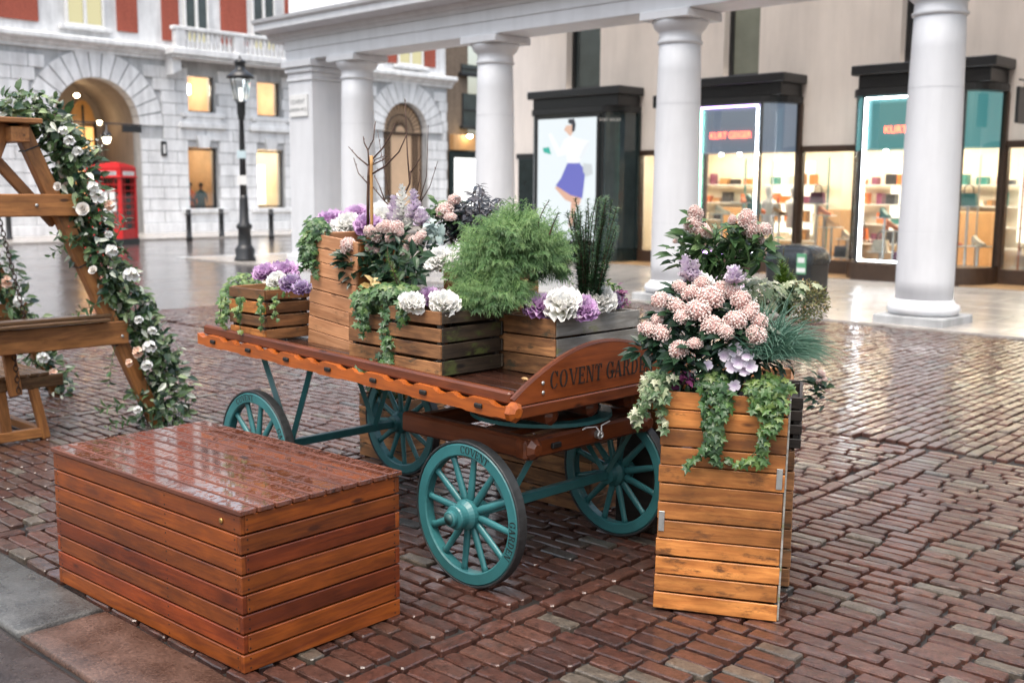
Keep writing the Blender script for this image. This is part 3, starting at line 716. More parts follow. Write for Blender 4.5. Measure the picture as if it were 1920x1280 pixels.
mb = MB(); mb.strip(prof, XL-.5, XR); mb.build('cornice', M_colst, arc)
mb = MB(); mb.box(XL, XR, -.3, .3, 5.42, 6.75, .01); mb.build('attic_wall', M_colst, arc)
for x in (-13.2, -10.4, -7.6, -4.8): box(arc, 'attic_pilaster', M_colst, x-.5, x+.5, -.36, -.3, 5.43, 6.7, .01)
rf = put('glazed_roof', None, arc)
for k in range(12):
    x = XL + (XR-XL)*k/11; box(rf, 'rafter', M_white, x-.04, x+.04, .31, 7.3, 6.52, 6.66, .01)
for k in range(11):
    x = XL + (XR-XL)*k/11; box(rf, 'pane', M_glass, x+.045, x+(XR-XL)/11-.045, .31, 7.3, 6.6, 6.61, .001)
# street name plate on the pier
npl = thing('street_name_plate', 'white street name plate reading COVENT GARDEN WC2 on the corner pier', 'sign', COLN.M @ T(-13.92, -.41, 3.55))
box(npl, 'plate', M_white, -.33, .33, -.025, -.001, -.25, .22, .004)
for s, z, sz in (('COVENT', .02, .13), ('GARDEN WC2', -.14, .105)):
    V, F = text_data(s, sz); put('lettering', mkmesh('lettering', V, F, plain('sign_ink', (.05, .06, .07), .6)), npl, T(-.02, -.028, z) @ RX(pi/2))
# back wall of the arcade
YW = 6.9
WU = [(-12.75, -11.62), (-8.0, -7.08), (-3.85, -2.9)]          # upper windows
segs = []; x = -14.8
wl = MB()
for a, b in WU + [(9.0, 9.0)]:
    wl.box(x, a, YW, YW+.4, 2.72, 6.5, .004); x = b
for a, b in WU: wl.box(a, b, YW, YW+.4, 2.72, 4.28, .004)
wl.box(-14.8, -10.45, YW, YW+.4, .03, 2.718, .004); wl.box(-14.8, -14.4, YW+.401, 12, .03, 6.5, .004)
wl.build('rear_wall', M_cream, arc)
for k, (a, b) in enumerate(WU):
    mb = MB(); mb.box(a+.001, a+.1, YW+.22, YW+.34, 4.281, 6.4, .004); mb.box(b-.1, b-.001, YW+.22, YW+.34, 4.281, 6.4, .004); mb.box(a+.1, b-.1, YW+.22, YW+.34, 4.281, 4.36, .004); wo_ = mb.build('upper_window', M_black, arc)
    box(wo_, 'pane', M_darkglass if k != 1 else plain('painted_reflection_pane', (.22, .24, .20), .1, 0, .4, .6), a+.1, b-.1, YW+.27, YW+.285, 4.36, 6.4, .001)  # middle pane's paler green imitates reflected sky and building by colour
# ---- the shop behind: one long lit room
M_shop = plain('shop_cream', (.82, .74, .60), .6, 0, .12, .9)
M_shoplt = emit('shop_downlight', (1., .87, .68), 13.)
sh = put('shop_interior', None, arc)
M_goods_ = [plain('shop_tan', (.42, .22, .09), .4), plain('shop_black', (.03, .03, .035), .4), plain('shop_orange', (.7, .18, .05), .4), plain('shop_teal', (.05, .22, .2), .4), plain('shop_ivory', (.75, .68, .55), .4), plain('shop_plum', (.2, .05, .1), .4)]
mb = MB(); mb.box(-10.9, 8.9, 10.2, 10.3, .03, 2.95, .002); mb.box(-10.9, -10.8, YW+.41, 10.2, .03, 2.95, .002); mb.box(-10.9, 8.9, YW+.02, 10.2, 2.9, 3.0, .002); mb.build('shop_wall', M_shop, sh)
mb = MB(); mb.box(-10.9, 8.9, 6.0, 10.2, .032, .05, .002); mb.build('shop_floor', plain('shop_floor_oak', (.42, .26, .13), .3, 0, .2, 3), sh)
for x in (-9.7, -8.3, -6.9, -5.5, -4.1, -2.7, -1.3, .1, 2.0):
    box(sh, 'ceiling_light', M_shoplt, x-.45, x+.45, 7.5, 7.9, 2.84, 2.885, .004); box(sh, 'ceiling_light', M_shoplt, x-.45, x+.45, 9.2, 9.5, 2.84, 2.885, .004)
for x in (-9.3, -6.6, -3.3, -.6): box(sh, 'wall_unit', plain('honey_oak', (.52, .30, .13), .45, 0, .15, 4), x-.5, x+.5, 9.7, 10.15, .05, 1.35, .02)
for x in (-8.0, -4.9, -2.0): box(sh, 'added_glow_panel', emit('shop_fill_glow', (1., .86, .64), 1.3), x-.55, x+.55, 10.14, 10.19, .7, 2.5, .01)  # glowing panels added on the rear wall to brighten the shop interior
# ---- shopfronts
def bay_path(x0, x1, yf=6.0, rx=.42, yb=YW, n=8, off=0.):
    P = [(x0-rx-off + 0, yb)]
    for k in range(n+1):
        a = pi - pi/2*k/n; P.append((x0 + (rx+off)*cos(a), yb - (yb-yf+off)*sin(a)))
    for k in range(n+1):
        a = pi/2 - pi/2*k/n; P.append((x1 + (rx+off)*cos(a), yb - (yb-yf+off)*sin(a)))
    return P
def sheet(path, z0, z1, th=.012):
    mb = MB(); n = len(path); V = [(x, y, z0) for x, y in path] + [(x, y, z1) for x, y in path]
    F = [[i, i+1, n+i+1, n+i] for i in range(n-1)]
    mb.add(V, F); return mb
def solid(path, z0, z1):
    n = len(path); V = [(x, y, z0) for x, y in path] + [(x, y, z1) for x, y in path]
    return MB().add(V, [[i, (i+1) % n, n+(i+1) % n, n+i] for i in range(n)] + [list(range(n))[::-1], [n+i for i in range(n)]])
M_neonw = emit('white_neon', (.86, .93, 1.), 9.); M_neonr = emit('red_neon', (1., .07, .03), 7.); M_neonp = emit('violet_neon', (.62, .35, 1.), 6.); M_neong = emit('green_neon', (.35, 1., .75), 5.)
M_teal_p = emit('teal_header_added_glow', (.10, .34, .35), .34, (.1, .3, .31)); M_grey_p = emit('grey_header_added_glow', (.20, .25, .33), .34, (.18, .2, .26))  # header panels given their own glow, standing in for the neon light on them
def bay(x0, x1, label, hdr, lightbox=False, violet=False):
    t = thing('shop_bay', label, 'shop window', COLN.M @ T(0, 0, .03), 'bow fronted shop windows')
    solid(bay_path(x0, x1, off=.03), 0, .34).build('stall_riser', M_brownframe if not lightbox else M_dkgreen, t)
    solid(bay_path(x0, x1, off=.04), 3.58, 3.72).build('head', M_black, t)
    box(t, 'fascia', M_black, x0-.16, x1+.42, 6.05, 6.898, 3.722, 3.98, .015); box(t, 'fascia_cap', M_black, x0-.28, x1+.54, 5.95, 6.896, 3.98, 4.17, .02)
    for p in bay_path(x0, x1)[1:2] + bay_path(x0, x1)[-1:]:
        box(t, 'jamb', M_brownframe if not lightbox else M_dkgreen, p[0]-.06, p[0]+.06, YW-.1, YW-.002, .342, 3.578, .01)
    for x in (x0, x1): box(t, 'mullion', M_black, x-.025, x+.025, 6.0, 6.05, .342, 3.578, .006)
    if not lightbox:
        P = bay_path(x0, x1); n = len(P)
        autosmooth(sheet(P, .342, 3.578).build('glass', M_glassd, t), 60)
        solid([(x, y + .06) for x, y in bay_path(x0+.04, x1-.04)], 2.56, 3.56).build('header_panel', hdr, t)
        nm = MB()
        a, b = x0+.05, x1-.05
        mb = MB(); mb.box(a, b, 5.95, 5.975, 3.51, 3.538, .006); mb.build('neon_tube', M_neonp if violet else M_neonw, t)
        mb = MB(); mb.box(b-.026, b, 5.95, 5.975, .38, 3.498, .008); mb.build('neon_tube', M_neonw, t)
        mb = MB(); mb.box(a, a+.026, 5.95, 5.975, .38, 3.498, .008); mb.build('neon_tube', M_neonw if not violet else M_neong, t)
        mb = MB(); mb.box(a+.028, b-.028, 5.95, 5.975, .38, .406, .006); mb.build('neon_tube', M_neonw if not violet else M_neonp, t)
        V, F = text_data('KURT GEIGER', .2); mx = max(v[0] for v in V); k = min(1.12, (x1-x0-.5))/(2*mx)
        V = [(v[0]*k, v[1]*.95, 0) for v in V]
        put('sign_lettering', mkmesh('sign_lettering', V, F, M_neonr), t, T((x0+x1)/2, 6.035, 2.86) @ RX(pi/2))
        bk = MB(); bk.add([(v[0], v[1], -.008) for v in V], F); 
        for x in (x0+.3, (x0+x1)/2, x1-.3): box(t, 'spotlight', emit('window_spot', (1, .93, .8), 20.), x-.03, x+.03, 6.4, 6.46, 2.50, 2.555, .006)
    return t
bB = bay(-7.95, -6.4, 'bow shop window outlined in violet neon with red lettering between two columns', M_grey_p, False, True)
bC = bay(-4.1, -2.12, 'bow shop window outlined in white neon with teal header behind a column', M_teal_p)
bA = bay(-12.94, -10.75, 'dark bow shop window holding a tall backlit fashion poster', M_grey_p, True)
solid([(x, y + .02) for x, y in bay_path(-12.94, -10.75)], .345, 3.575).build('dark_glazing', M_darkglass, bA)
V, F = text_data('KURT GEIGER', .085); put('sign_lettering', mkmesh('sign_lettering', V, F, M_white), bA, T(-10.52, 6.0, 3.36) @ RZ(radians(50)) @ RX(pi/2))
# poster: a printed, backlit picture
ps = put('poster', None, bA)
YP = 5.965
box(ps, 'lightbox', M_black, -12.9, -10.82, YP, 6.03, .42, 3.54, .01)
M_pbg = emit('backlit_paper', (.70, .76, .79), .5)
box(ps, 'poster_sheet', M_pbg, -12.82, -10.9, YP-.008, YP-.001, .5, 3.47, .001)
def fig(pts, col, lay, s=.42):
    q = [COLN.hit(x, y, YP-.01) for x, y in pts]
    mb = MB(); mb.prism([(p.x, p.z-.03) for p in q], YP-.010-.0015*lay, YP-.0088-.0015*lay); mb.build('print', emit('printed_ink', col, s), ps)
fig([(1040, 352), (1052, 345), (1062, 360), (1090, 372), (1086, 385), (1060, 375)], (.75, .45, .33), 1)
fig([(1072, 362), (1086, 366), (1078, 400), (1074, 425), (1066, 425), (1070, 395)], (.75, .45, .33), 2)
fig([(1064, 306), (1085, 304), (1098, 320), (1092, 372), (1070, 366), (1042, 348), (1052, 334)], (.16, .17, .55), 3)
fig([(1058, 262), (1070, 254), (1085, 260), (1106, 264), (1104, 276), (1090, 300), (1084, 306), (1064, 306), (1062, 290), (1046, 294), (1034, 268), (1028, 252), (1034, 250), (1050, 280)], (.93, .95, .97), 4)
fig([(1104, 264), (1106, 272), (1090, 300), (1086, 296), (1096, 274)], (.82, .86, .90), 5)
fig([(1062, 236), (1058, 244), (1064, 250), (1070, 256), (1076, 246), (1074, 234)], (.78, .52, .40), 6)
fig([(1066, 224), (1077, 223), (1080, 234), (1078, 246), (1073, 248), (1073, 234), (1066, 231)], (.05, .05, .06), 7)
fig([(1018, 278), (1030, 276), (1034, 290), (1020, 286)], (.05, .45, .36), 8)
fig([(1094, 306), (1110, 308), (1112, 326), (1100, 332), (1094, 322)], (.62, .66, .68), 9)
# recessed shop windows between the bays
def recess(x0, x1, label, nm=2):
    t = thing('shop_window', label, 'shop window', COLN.M @ T(0, 0, .03), 'flat shop windows between the bows')
    box(t, 'stall_riser', M_brownframe, x0, x1, YW-.05, YW+.15, 0, .3, .01); box(t, 'head', M_brownframe, x0, x1, YW-.05, YW+.15, 2.56, 2.69, .01)
    for k in range(nm+1): 
        x = x0 + (x1-x0)*k/nm; box(t, 'mullion', M_brownframe, max(x0, x-.05), min(x1, x+.05), YW-.04, YW+.1, .302, 2.558, .006)
    box(t, 'pane', M_glassd, x0+.05, x1-.05, YW+.02, YW+.03, .31, 2.55, .001)
recess(-10.3, -8.5, 'narrow brown framed shop window beside the poster bay', 2)
recess(-5.94, -4.56, 'brown framed shop window between the violet and white neon bows', 1)
recess(-1.66, 2.4, 'wide brown framed shop window past the white neon bow', 3)
dd = thing('side_door', 'plain dark grey door in the cream wall beside the poster bay', 'door', COLN.M @ T(-14.0, YW-.02, .03))
box(dd, 'door_leaf', M_dkgreen, -.38, .38, -.04, 0.015, 0, 2.55, .01); box(dd, 'door_frame', M_black, -.48, .48, -.02, .015, 2.552, 2.68, .01); mb = MB(); mb.tube([(.28, -.08, 1.0), (.28, -.08, 1.3)], .015, 6); mb.build('handle', M_steel, dd)
# hanging signs on brackets
def bracket(px, py, label, big):
    h = COLN.hit(px, py, YW-.9)
    t = thing('hanging_sign', label, 'sign', COLN.M @ T(h.x, YW, h.z))
    mb = MB(); mb.tube([(0, 0, 0), (0, -1.0, 0)], .018, 6); mb.tube([(0, 0, .5), (0, -.75, 0)], .008, 5); mb.build('bracket', M_black, t)
    if big: box(t, 'sign_board', M_black, -.03, .03, -1.05, -.35, -.75, -.12, .01); box(t, 'hanger', M_black, -.01, .01, -.75, -.7, -.12, 0, .003)
    else: box(t, 'sign_board', M_black, -.14, .14, -1.0, -.86, -.16, .12, .01)
bracket(1238, 190, 'small black projecting sign on a wire bracket beside the poster bay', False)
bracket(1916, 150, 'square black hanging sign on a bracket past the last bow window', True)
# ---- goods on show
M_bust = plain('white_mannequin', (.85, .84, .82), .4, 0, .04, 4)
GL = ['honey', 'dark', 'orange', 'teal']
M_goods = [plain('tan_leather', (.42, .22, .09), .4), plain('black_leather', (.02, .02, .025), .3), plain('orange_leather', (.75, .16, .03), .4), plain('green_leather', (.04, .2, .18), .4), plain('cream_leather', (.72, .62, .48), .4), plain('plum_leather', (.16, .03, .09), .4)]
def bust(x, y, z, where):
    t = thing('mannequin_bust', 'white mannequin bust standing in the ' + where, 'mannequin', COLN.M @ T(x, y, z), 'busts in the ' + where)
    mb = MB(); mb.lathe([(.13, 0), (.15, .1), (.12, .25), (.17, .42), (.19, .52), (.15, .6), (.06, .64), (.05, .7), (.075, .76), (.09, .84), (.07, .93), (.02, .96)], 16); o = mb.build('torso', M_bust, t, Matrix.Diagonal((1.15, .7, 1, 1)), True)
    mb = MB(); mb.lathe([(.14, -.9), (.14, -.88), (.015, -.86), (.015, .0)], 12); mb.build('stand', M_steel, t)
def shoe(x, y, z, m, where, a=0.):
    prof = [(-.12, 0), (-.115, .10), (-.09, .13), (-.03, .09), (.06, .05), (.13, .035), (.15, .015), (.14, 0), (.04, .0), (-.03, .03), (-.09, .05), (-.10, 0)]
    t = thing('heeled_shoe', 'small heeled shoe displayed in the ' + where, 'shoe', COLN.M @ T(x, y, z) @ RZ(a), 'shoes in the ' + where)
    mb = MB(); mb.prism([(p*1.25, q*1.5) for p, q in prof], -.045, .045); mb.build('upper', M_goods[m], t); mb = MB(); mb.box(-.155, -.12, -.02, .02, 0, .12, .004); mb.build('heel', M_goods[1], t)
def bag(x, y, z, m, where):
    t = thing('handbag', 'small handbag displayed in the ' + where, 'handbag', COLN.M @ T(x, y, z), 'handbags in the ' + where)
    mb = MB(); mb.prism([(-.17, 0), (.17, 0), (.14, .24), (-.14, .24)], -.06, .06); mb.build('body', M_goods[m], t); mb = MB(); mb.tube([(-.09, 0, .24), (-.08, 0, .36), (0, 0, .41), (.08, 0, .36), (.09, 0, .24)], .012, 5); mb.build('handle', M_goods[1], t)
def stand(x, y, h, where):
    t = thing('display_stand', 'slim display stand inside the ' + where, 'stand', COLN.M @ T(x, y, .06), 'stands in the ' + where)
    mb = MB(); mb.box(-.02, .02, -.02, .02, 0, h-.02, .004); mb.build('post', M_steel, t); box(t, 'shelf', M_white, -.22, .22, -.14, .14, h-.02, h, .004); box(t, 'foot', M_steel, -.14, .14, -.14, .14, 0, .02, .003)
for where, xs in (('violet neon window', (-8.0, -6.2)), ('white neon window', (-4.1, -1.9)), ('window between the bows', (-5.85, -4.7)), ('window past the last bow', (-1.5, 1.5)), ('narrow window by the poster', (-10.1, -8.9))):
    n = 11 if xs[1]-xs[0] > 1.3 else 7
    for k in range(n):
        x = xs[0] + (xs[1]-xs[0])*(k+.5)/n; y = R.uniform(6.45, 6.85) if 'neon' in where else R.uniform(7.2, 7.7); h = R.choice([.3, .5, .7, .95, 1.2, 1.45])
        stand(x, y, h, where)
        (shoe if k % 3 else bag)(x, y, .06 + h, R.randrange(6), where, *( [R.uniform(-1, 1)] if k % 3 else []))
for x, y in ((-7.0, 7.4), (-6.55, 7.7)): bust(x, y, .95, 'violet neon window')
bust(-3.4, 7.5, .95, 'white neon window')

# shelves and coloured poles deeper in the shop
M_pole = [plain('orange_pole', (.7, .2, .04), .4), plain('teal_pole', (.03, .3, .3), .4), M_steel]
for k, x in enumerate((-9.9, -7.7, -7.2, -6.1, -5.6, -5.1, -4.8, -3.7, -2.5, -1.4, -.9, -.2, .6)):
    mb = MB(); mb.tube([(x, 7.15 + .35*(k % 3), .06), (x, 7.15 + .35*(k % 3), 2.5)], .018, 6); mb.build('display_pole', M_pole[k % 3], sh)
for x0, x1 in ((-10.6, -9.0), (-8.6, -7.0), (-6.2, -4.6), (-4.2, -2.4), (-1.9, .8)):
    for z in (.55, 1.0, 1.45, 1.9):
        so = box(sh, 'wall_shelf', M_white, x0, x1, 9.75, 10.12, z, z+.03, .004); x = x0 + .12
        while x < x1 - .25:
            w_ = R.uniform(.1, .28); cx = (x0+x1)/2
            if R.random() < .8: box(so, 'shelf_stock', R.choice(M_goods_), x-cx, x-cx+w_, -.12, .1, .0155, .0155 + R.uniform(.1, .3), .01)
            x += w_ + R.uniform(.05, .22)
# ------------------------------------------------------------------ street furniture
def phone_box(P, ang, label):
    t = thing('telephone_box', label, 'telephone box', T(P.x, P.y, .05) @ RZ(ang), 'red telephone boxes')
    w = .45
    box(t, 'base', M_black, -w-.02, w+.02, -w-.02, w+.02, -.06, .12, .01)
    for sx in (-1, 1):
        for sy in (-1, 1): box(t, 'corner_post', M_red, sx*w - (.1 if sx > 0 else 0), sx*w + (0 if sx > 0 else .1), sy*w - (.1 if sy > 0 else 0), sy*w + (0 if sy > 0 else .1), .12, 2.02, .008)
    mb = MB(); mb.box(-w, w, -w, w, 2.02, 2.28, .015); mb.box(-w-.04, w+.04, -w-.04, w+.04, 2.0, 2.05, .01); mb.build('head', M_red, t)
    mb = MB(); n = 8
    prev = None
    for k in range(7):
        s = 1 - (k/6)**2*.75; mb.box(-w*s, w*s, -w*s, w*s, 2.28+k*.03, 2.31+k*.03, .004)
    mb.build('roof', M_red, t)
    for a in (0, pi/2, pi, -pi/2):
        m = RZ(a); o = put('door', None, t, m) if a == 0 else put('side_panel', None, t, m)
        mb = MB(); mb.box(-w+.1, w-.1, -w+.02, -w+.06, .12, .42, .005); mb.box(-w+.1, -w+.13, -w+.02, -w+.06, .42, 2.0, .004); mb.box(w-.13, w-.1, -w+.02, -w+.06, .42, 2.0, .004)
        for k in range(1, 8): z = .42 + k*.197; mb.box(-w+.13, w-.13, -w+.025, -w+.055, z-.014, z+.014, .003)
        for x in (-.2, .2): mb.box(x-.012, x+.012, -w+.025, -w+.055, .42, 2.0, .003)
        mb.build('glazing_frame', M_red, o)
        box(o, 'pane', M_glass, -w+.1, w-.1, -w+.038, -w+.042, .42, 2.0, .001)
        box(o, 'name_panel', emit('opal_panel', (.85, .85, .85), .25), -.31, .31, -w-.008, -w-.001, 2.08, 2.2, .002)
        V, F = text_data('TELEPHONE', .085); put('lettering', mkmesh('lettering', V, F, M_ink), o, T(0, -w-.01, 2.11) @ RX(pi/2))
        if a == 0:
            for x, z, c, d in ((-.14, 1.42, .22, .3), (.12, 1.45, .2, .25), (-.05, 1.0, .3, .33), (.16, 1.12, .18, .28), (-.1, .7, .24, .2)): box(o, 'notice', M_white, x-c/2, x+c/2, -w+.014, -w+.018, z-d/2, z+d/2, .001)
    mb = MB(); mb.box(-.16, .16, .1, .3, .5, 1.6, .02); mb.build('telephone', M_black, t)
pa = onz(222, 457); phone_box(pa, radians(-12), 'red telephone box with papers stuck in its door, nearer the arch jamb')
pb = onz(190, 452); phone_box(Vector((pb.x - .15, pb.y + .9, 0)), radians(-12), 'red telephone box half hidden behind its twin and the garland')
# lamp post
lp_ = onz(460, 491)
t = thing('street_lamp', 'black cast iron street lamp with a glazed lantern in the open square', 'street lamp', T(lp_.x, lp_.y, -.004))
mb = MB(); mb.lathe([(.26, 0), (.26, .1), (.22, .14), (.24, .3), (.19, .38), (.16, .42), (.15, .78), (.19, .82), (.19, .88), (.12, .95), (.10, 1.5), (.085, 1.6)], 16); mb.build('base', M_black, t, None, True)
mb = MB(); mb.lathe([(.085, 1.6), (.07, 2.6), (.055, 3.35), (.08, 3.38), (.08, 3.44), (.10, 3.5), (.10, 3.72), (.13, 3.78)], 14); mb.build('post', M_black, t, None, True)
mb = MB()
for k in range(4): 
    a = pi/4 + k*pi/2; mb.tube([(.13*cos(a), .13*sin(a), 3.78), (.27*cos(a), .27*sin(a), 4.32)], .014, 5)
mb.tube([(.27*cos(pi/4+k*pi/2), .27*sin(pi/4+k*pi/2), 4.32) for k in range(4)], .018, 5, closed=True); mb.build('lantern_frame', M_black, t)
mb = MB(); mb.lathe([(.13, 3.8), (.18, 3.84), (.255, 4.3)], 4, RZ(0)); mb.build('lantern_glass', glassmat('lantern_glass', (.9, .92, .92), .12), t)
mb = MB(); mb.lathe([(.03, 3.8), (.05, 3.95), (.04, 4.1)], 8); mb.build('lamp_mantle', emit('lamp_mantle', (1., .95, .85), 1.2), t)
mb = MB(); mb.lathe([(.33, 4.32), (.31, 4.38), (.16, 4.5), (.12, 4.52), (.12, 4.66), (.15, 4.68), (.1, 4.74), (.03, 4.78), (.02, 4.84)], 16); mb.build('lantern_cap', M_black, t, None, True)
for z, m, h in ((1.95, M_white, .22), (2.55, plain('pale_notice', (.5, .62, .66), .5), .18)): box(t, 'notice', m, -.11, .11, -.1, -.085, z-h/2, z+h/2, .003)
# bollards
def bollard(px, py, label, h=1.05):
    P = onz(px, py); t = thing('bollard', label, 'bollard', T(P.x, P.y, -.005), 'black bollards along the stone building')
    mb = MB(); mb.lathe([(.105, 0), (.105, .12), (.09, .14), (.085, h*.78), (.1, h*.8), (.1, h*.83), (.085, h*.85), (.08, h*.94)], 14); mb.build('post', M_black, t, None, True)
    mb = MB(); mb.lathe([(.08, h*.94), (.1, h*.955), (.1, h*.97), (.07, h*.99), (.02, h)], 14); mb.build('cap', M_black, t, None, True)
bollard(355, 450, 'black bollard by the first lit shop window, nearer the telephone boxes')
bollard(416, 446, 'black bollard between the telephone boxes and the street lamp'); bollard(509, 447, 'black bollard before the second lit shop window')
bollard(572, 436, 'black bollard beside the colonnade corner pier'); bollard(18, 452, 'black bollard in front of the arch behind the swing')
# map totem
P = onz(545, 428); t = thing('map_totem', 'slim dark information totem with a yellow top by the stone wall', 'sign', T(P.x, P.y, 0) @ RZ(radians(20)))
box(t, 'panel', plain('totem_blue', (.03, .05, .08), .3), -.19, .19, -.06, .06, 0, 2.28, .01); box(t, 'map_face', plain('map_print', (.25, .32, .36), .4, 0, .5, 6), -.16, .16, -.068, -.061, .85, 2.0, .002)
box(t, 'yellow_head', plain('totem_yellow', (.75, .5, .03), .4), -.19, .19, -.06, .06, 2.285, 2.42, .01)
# litter bins
P = onz(1492, 566)
t = thing('litter_bin', 'rounded black street bin with a green and white label behind the flowers', 'bin', T(P.x, P.y, 0) @ RZ(radians(-44)))
def rrect(w, d, r, n=6):
    out = []
    for cx, cy, a0 in ((w-r, d-r, 0), (-w+r, d-r, 90), (-w+r, -d+r, 180), (w-r, -d+r, 270)):
        for k in range(n+1): a = radians(a0 + 90*k/n); out.append((cx + r*cos(a), cy + r*sin(a)))
    return out
def loft(rings):
    n = len(rings[0]); V = [p for r_ in rings for p in r_]; F = []
    for i in range(len(rings)-1): F += [[i*n+k, i*n+(k+1) % n, (i+1)*n+(k+1) % n, (i+1)*n+k] for k in range(n)]
    F += [list(range(n))[::-1], [(len(rings)-1)*n+k for k in range(n)]]
    return MB().add(V, F)
rg = [[(x*s, y*s, z) for x, y in rrect(.40, .36, .12)] for s, z in ((.96, .0), (1, .05), (1, .62))]
autosmooth(loft(rg).build('body', plain('bin_black', (.02, .022, .025), .35), t), 50)
rg = [[(x*s, y*s, z) for x, y in rrect(.40, .36, .12)] for s, z in ((1.03, .622), (1.04, .68), (1.0, .78), (.88, .86), (.6, .91), (.2, .93))]
autosmooth(loft(rg).build('domed_lid', plain('bin_lid', (.025, .03, .035), .25), t), 60)
lb = box(t, 'label', plain('bin_label', (.12, .36, .2), .4), .2, .36, -.385, -.362, .48, .8, .004)
box(lb, 'label_stripe', M_white, -.075, .075, -.015, -.0125, -.13, -.06, .001); box(lb, 'label_stripe', M_white, -.06, .06, -.015, -.0125, .02, .1, .001)
P = onz(738, 430); P = Vector((P.x, P.y, 0))
t = thing('canopy_bin', 'black litter bin with a flat canopy before the arched door', 'bin', T(P.x, P.y, 0))
mb = MB(); mb.lathe([(.26, 0), (.28, .05), (.28, .9), (.25, .95), (.14, 1.05), (.11, 1.2), (.2, 1.36)], 16); mb.build('body', M_black, t, None, True)
mb = MB(); mb.lathe([(.36, 1.36), (.38, 1.4), (.3, 1.46), (.1, 1.52)], 16); mb.build('canopy', M_black, t, None, True)
# two shoppers inside the first lit window
def person(M, label, top, legs, hair, arms):
    sk = [((0, 0, .95), .15), ((0, 0, 1.15), .14), ((0, 0, 1.38), .17), ((0, 0, 1.5), .065), ((0, 0, 1.56), .06),
          ((.1, 0, .88), .09), ((.11, .01, .48), .065), ((.11, .03, .08), .045), ((.11, -.1, .04), .04),
          ((-.1, 0, .88), .09), ((-.11, .01, .48), .065), ((-.11, .03, .08), .045), ((-.11, -.1, .04), .04)]
    E = [(0, 1), (1, 2), (2, 3), (3, 4), (0, 5), (5, 6), (6, 7), (7, 8), (0, 9), (9, 10), (10, 11), (11, 12)]
    for s, (el, ha) in zip((1, -1), arms):
        i = len(sk); sk += [((s*.18, 0, 1.40), .06), (el, .045), (ha, .032)]; E += [(2, i), (i, i+1), (i+1, i+2)]
    me = bpy.data.meshes.new('body'); me.from_pydata([p for p, r in sk], E, []); t = thing('person', label, 'person', M)
    o = put('body', me, t); md = o.modifiers.new('skin', 'SKIN')
    for v, (p, r) in zip(me.skin_vertices[0].data if me.skin_vertices else [], sk): v.radius = (r, r*.8)
    if not me.skin_vertices:
        pass
    me.materials.append(top); o.modifiers.new('sub', 'SUBSURF').levels = 1
    bpy.context.view_layer.update()
    mb = MB(); mb.lathe([(.03, 1.52), (.065, 1.56), (.085, 1.64), (.09, 1.70), (.075, 1.77), (.03, 1.80)], 14); h = mb.build('head', plain('skin', (.45, .27, .19), .5), t, Matrix.Diagonal((.9, 1.08, 1, 1)), True)
    mb = MB(); mb.lathe([(.096, 1.68), (.1, 1.72), (.085, 1.79), (.03, 1.825)], 14); mb.build('hair', hair, t, Matrix.Diagonal((.92, 1.1, 1, 1)), True)
    return t
hairm = plain('dark_hair', (.03, .02, .015), .5)
for dx, dy, ang, lab, c, arms in ((-.25, 1.05, .5, 'shopper in a dark jacket inside the lit window', (.03, .035, .05), (((.25, -.08, 1.15), (.2, -.28, 1.1)), ((-.24, -.05, 1.14), (-.2, -.25, 1.05)))),
                            (.08, 1.25, -.3, 'shopper in a bright orange top inside the lit window', (.85, .16, .02), (((.25, -.05, 1.14), (.2, -.22, 1.0)), ((-.25, -.06, 1.15), (-.15, -.28, 1.12)))),
                            (.42, 1.0, -.6, 'shopper in a teal coat inside the lit window', (.04, .11, .14), (((.24, -.05, 1.14), (.22, -.2, .98)), ((-.24, 0, 1.13), (-.24, -.05, .88))))):
    person(FAC.M @ T(-1.2 + dx, dy, .16) @ RZ(ang), lab, plain('clothing', c, .8, 0, .2, 20), None, hairm, arms)
# ------------------------------------------------------------------ the market cart
cart = thing('market_cart', 'old wooden flower barrow with teal spoked wheels and COVENT GARDEN end board', 'cart', CART.M)
def dz(x): return .80 + (.29 - x)*.027
TILT = atan2(.027, 1)
XA, XB, YN, YF = -2.2, .29, -.035, 1.15
def deckM(x, y, h): return T(x, y, dz(x) + h) @ RY(TILT)
ND = 9                                   # deck boards, lengthwise
bwid = (YF - YN - .14)/ND
for k in range(ND):
    y = YN + .07 + bwid*(k+.5); plank(cart, 'deck_board', M_deck, XB - XA - .02, bwid - .006, .025, deckM((XA+XB)/2, y, .0675), .003, .002)
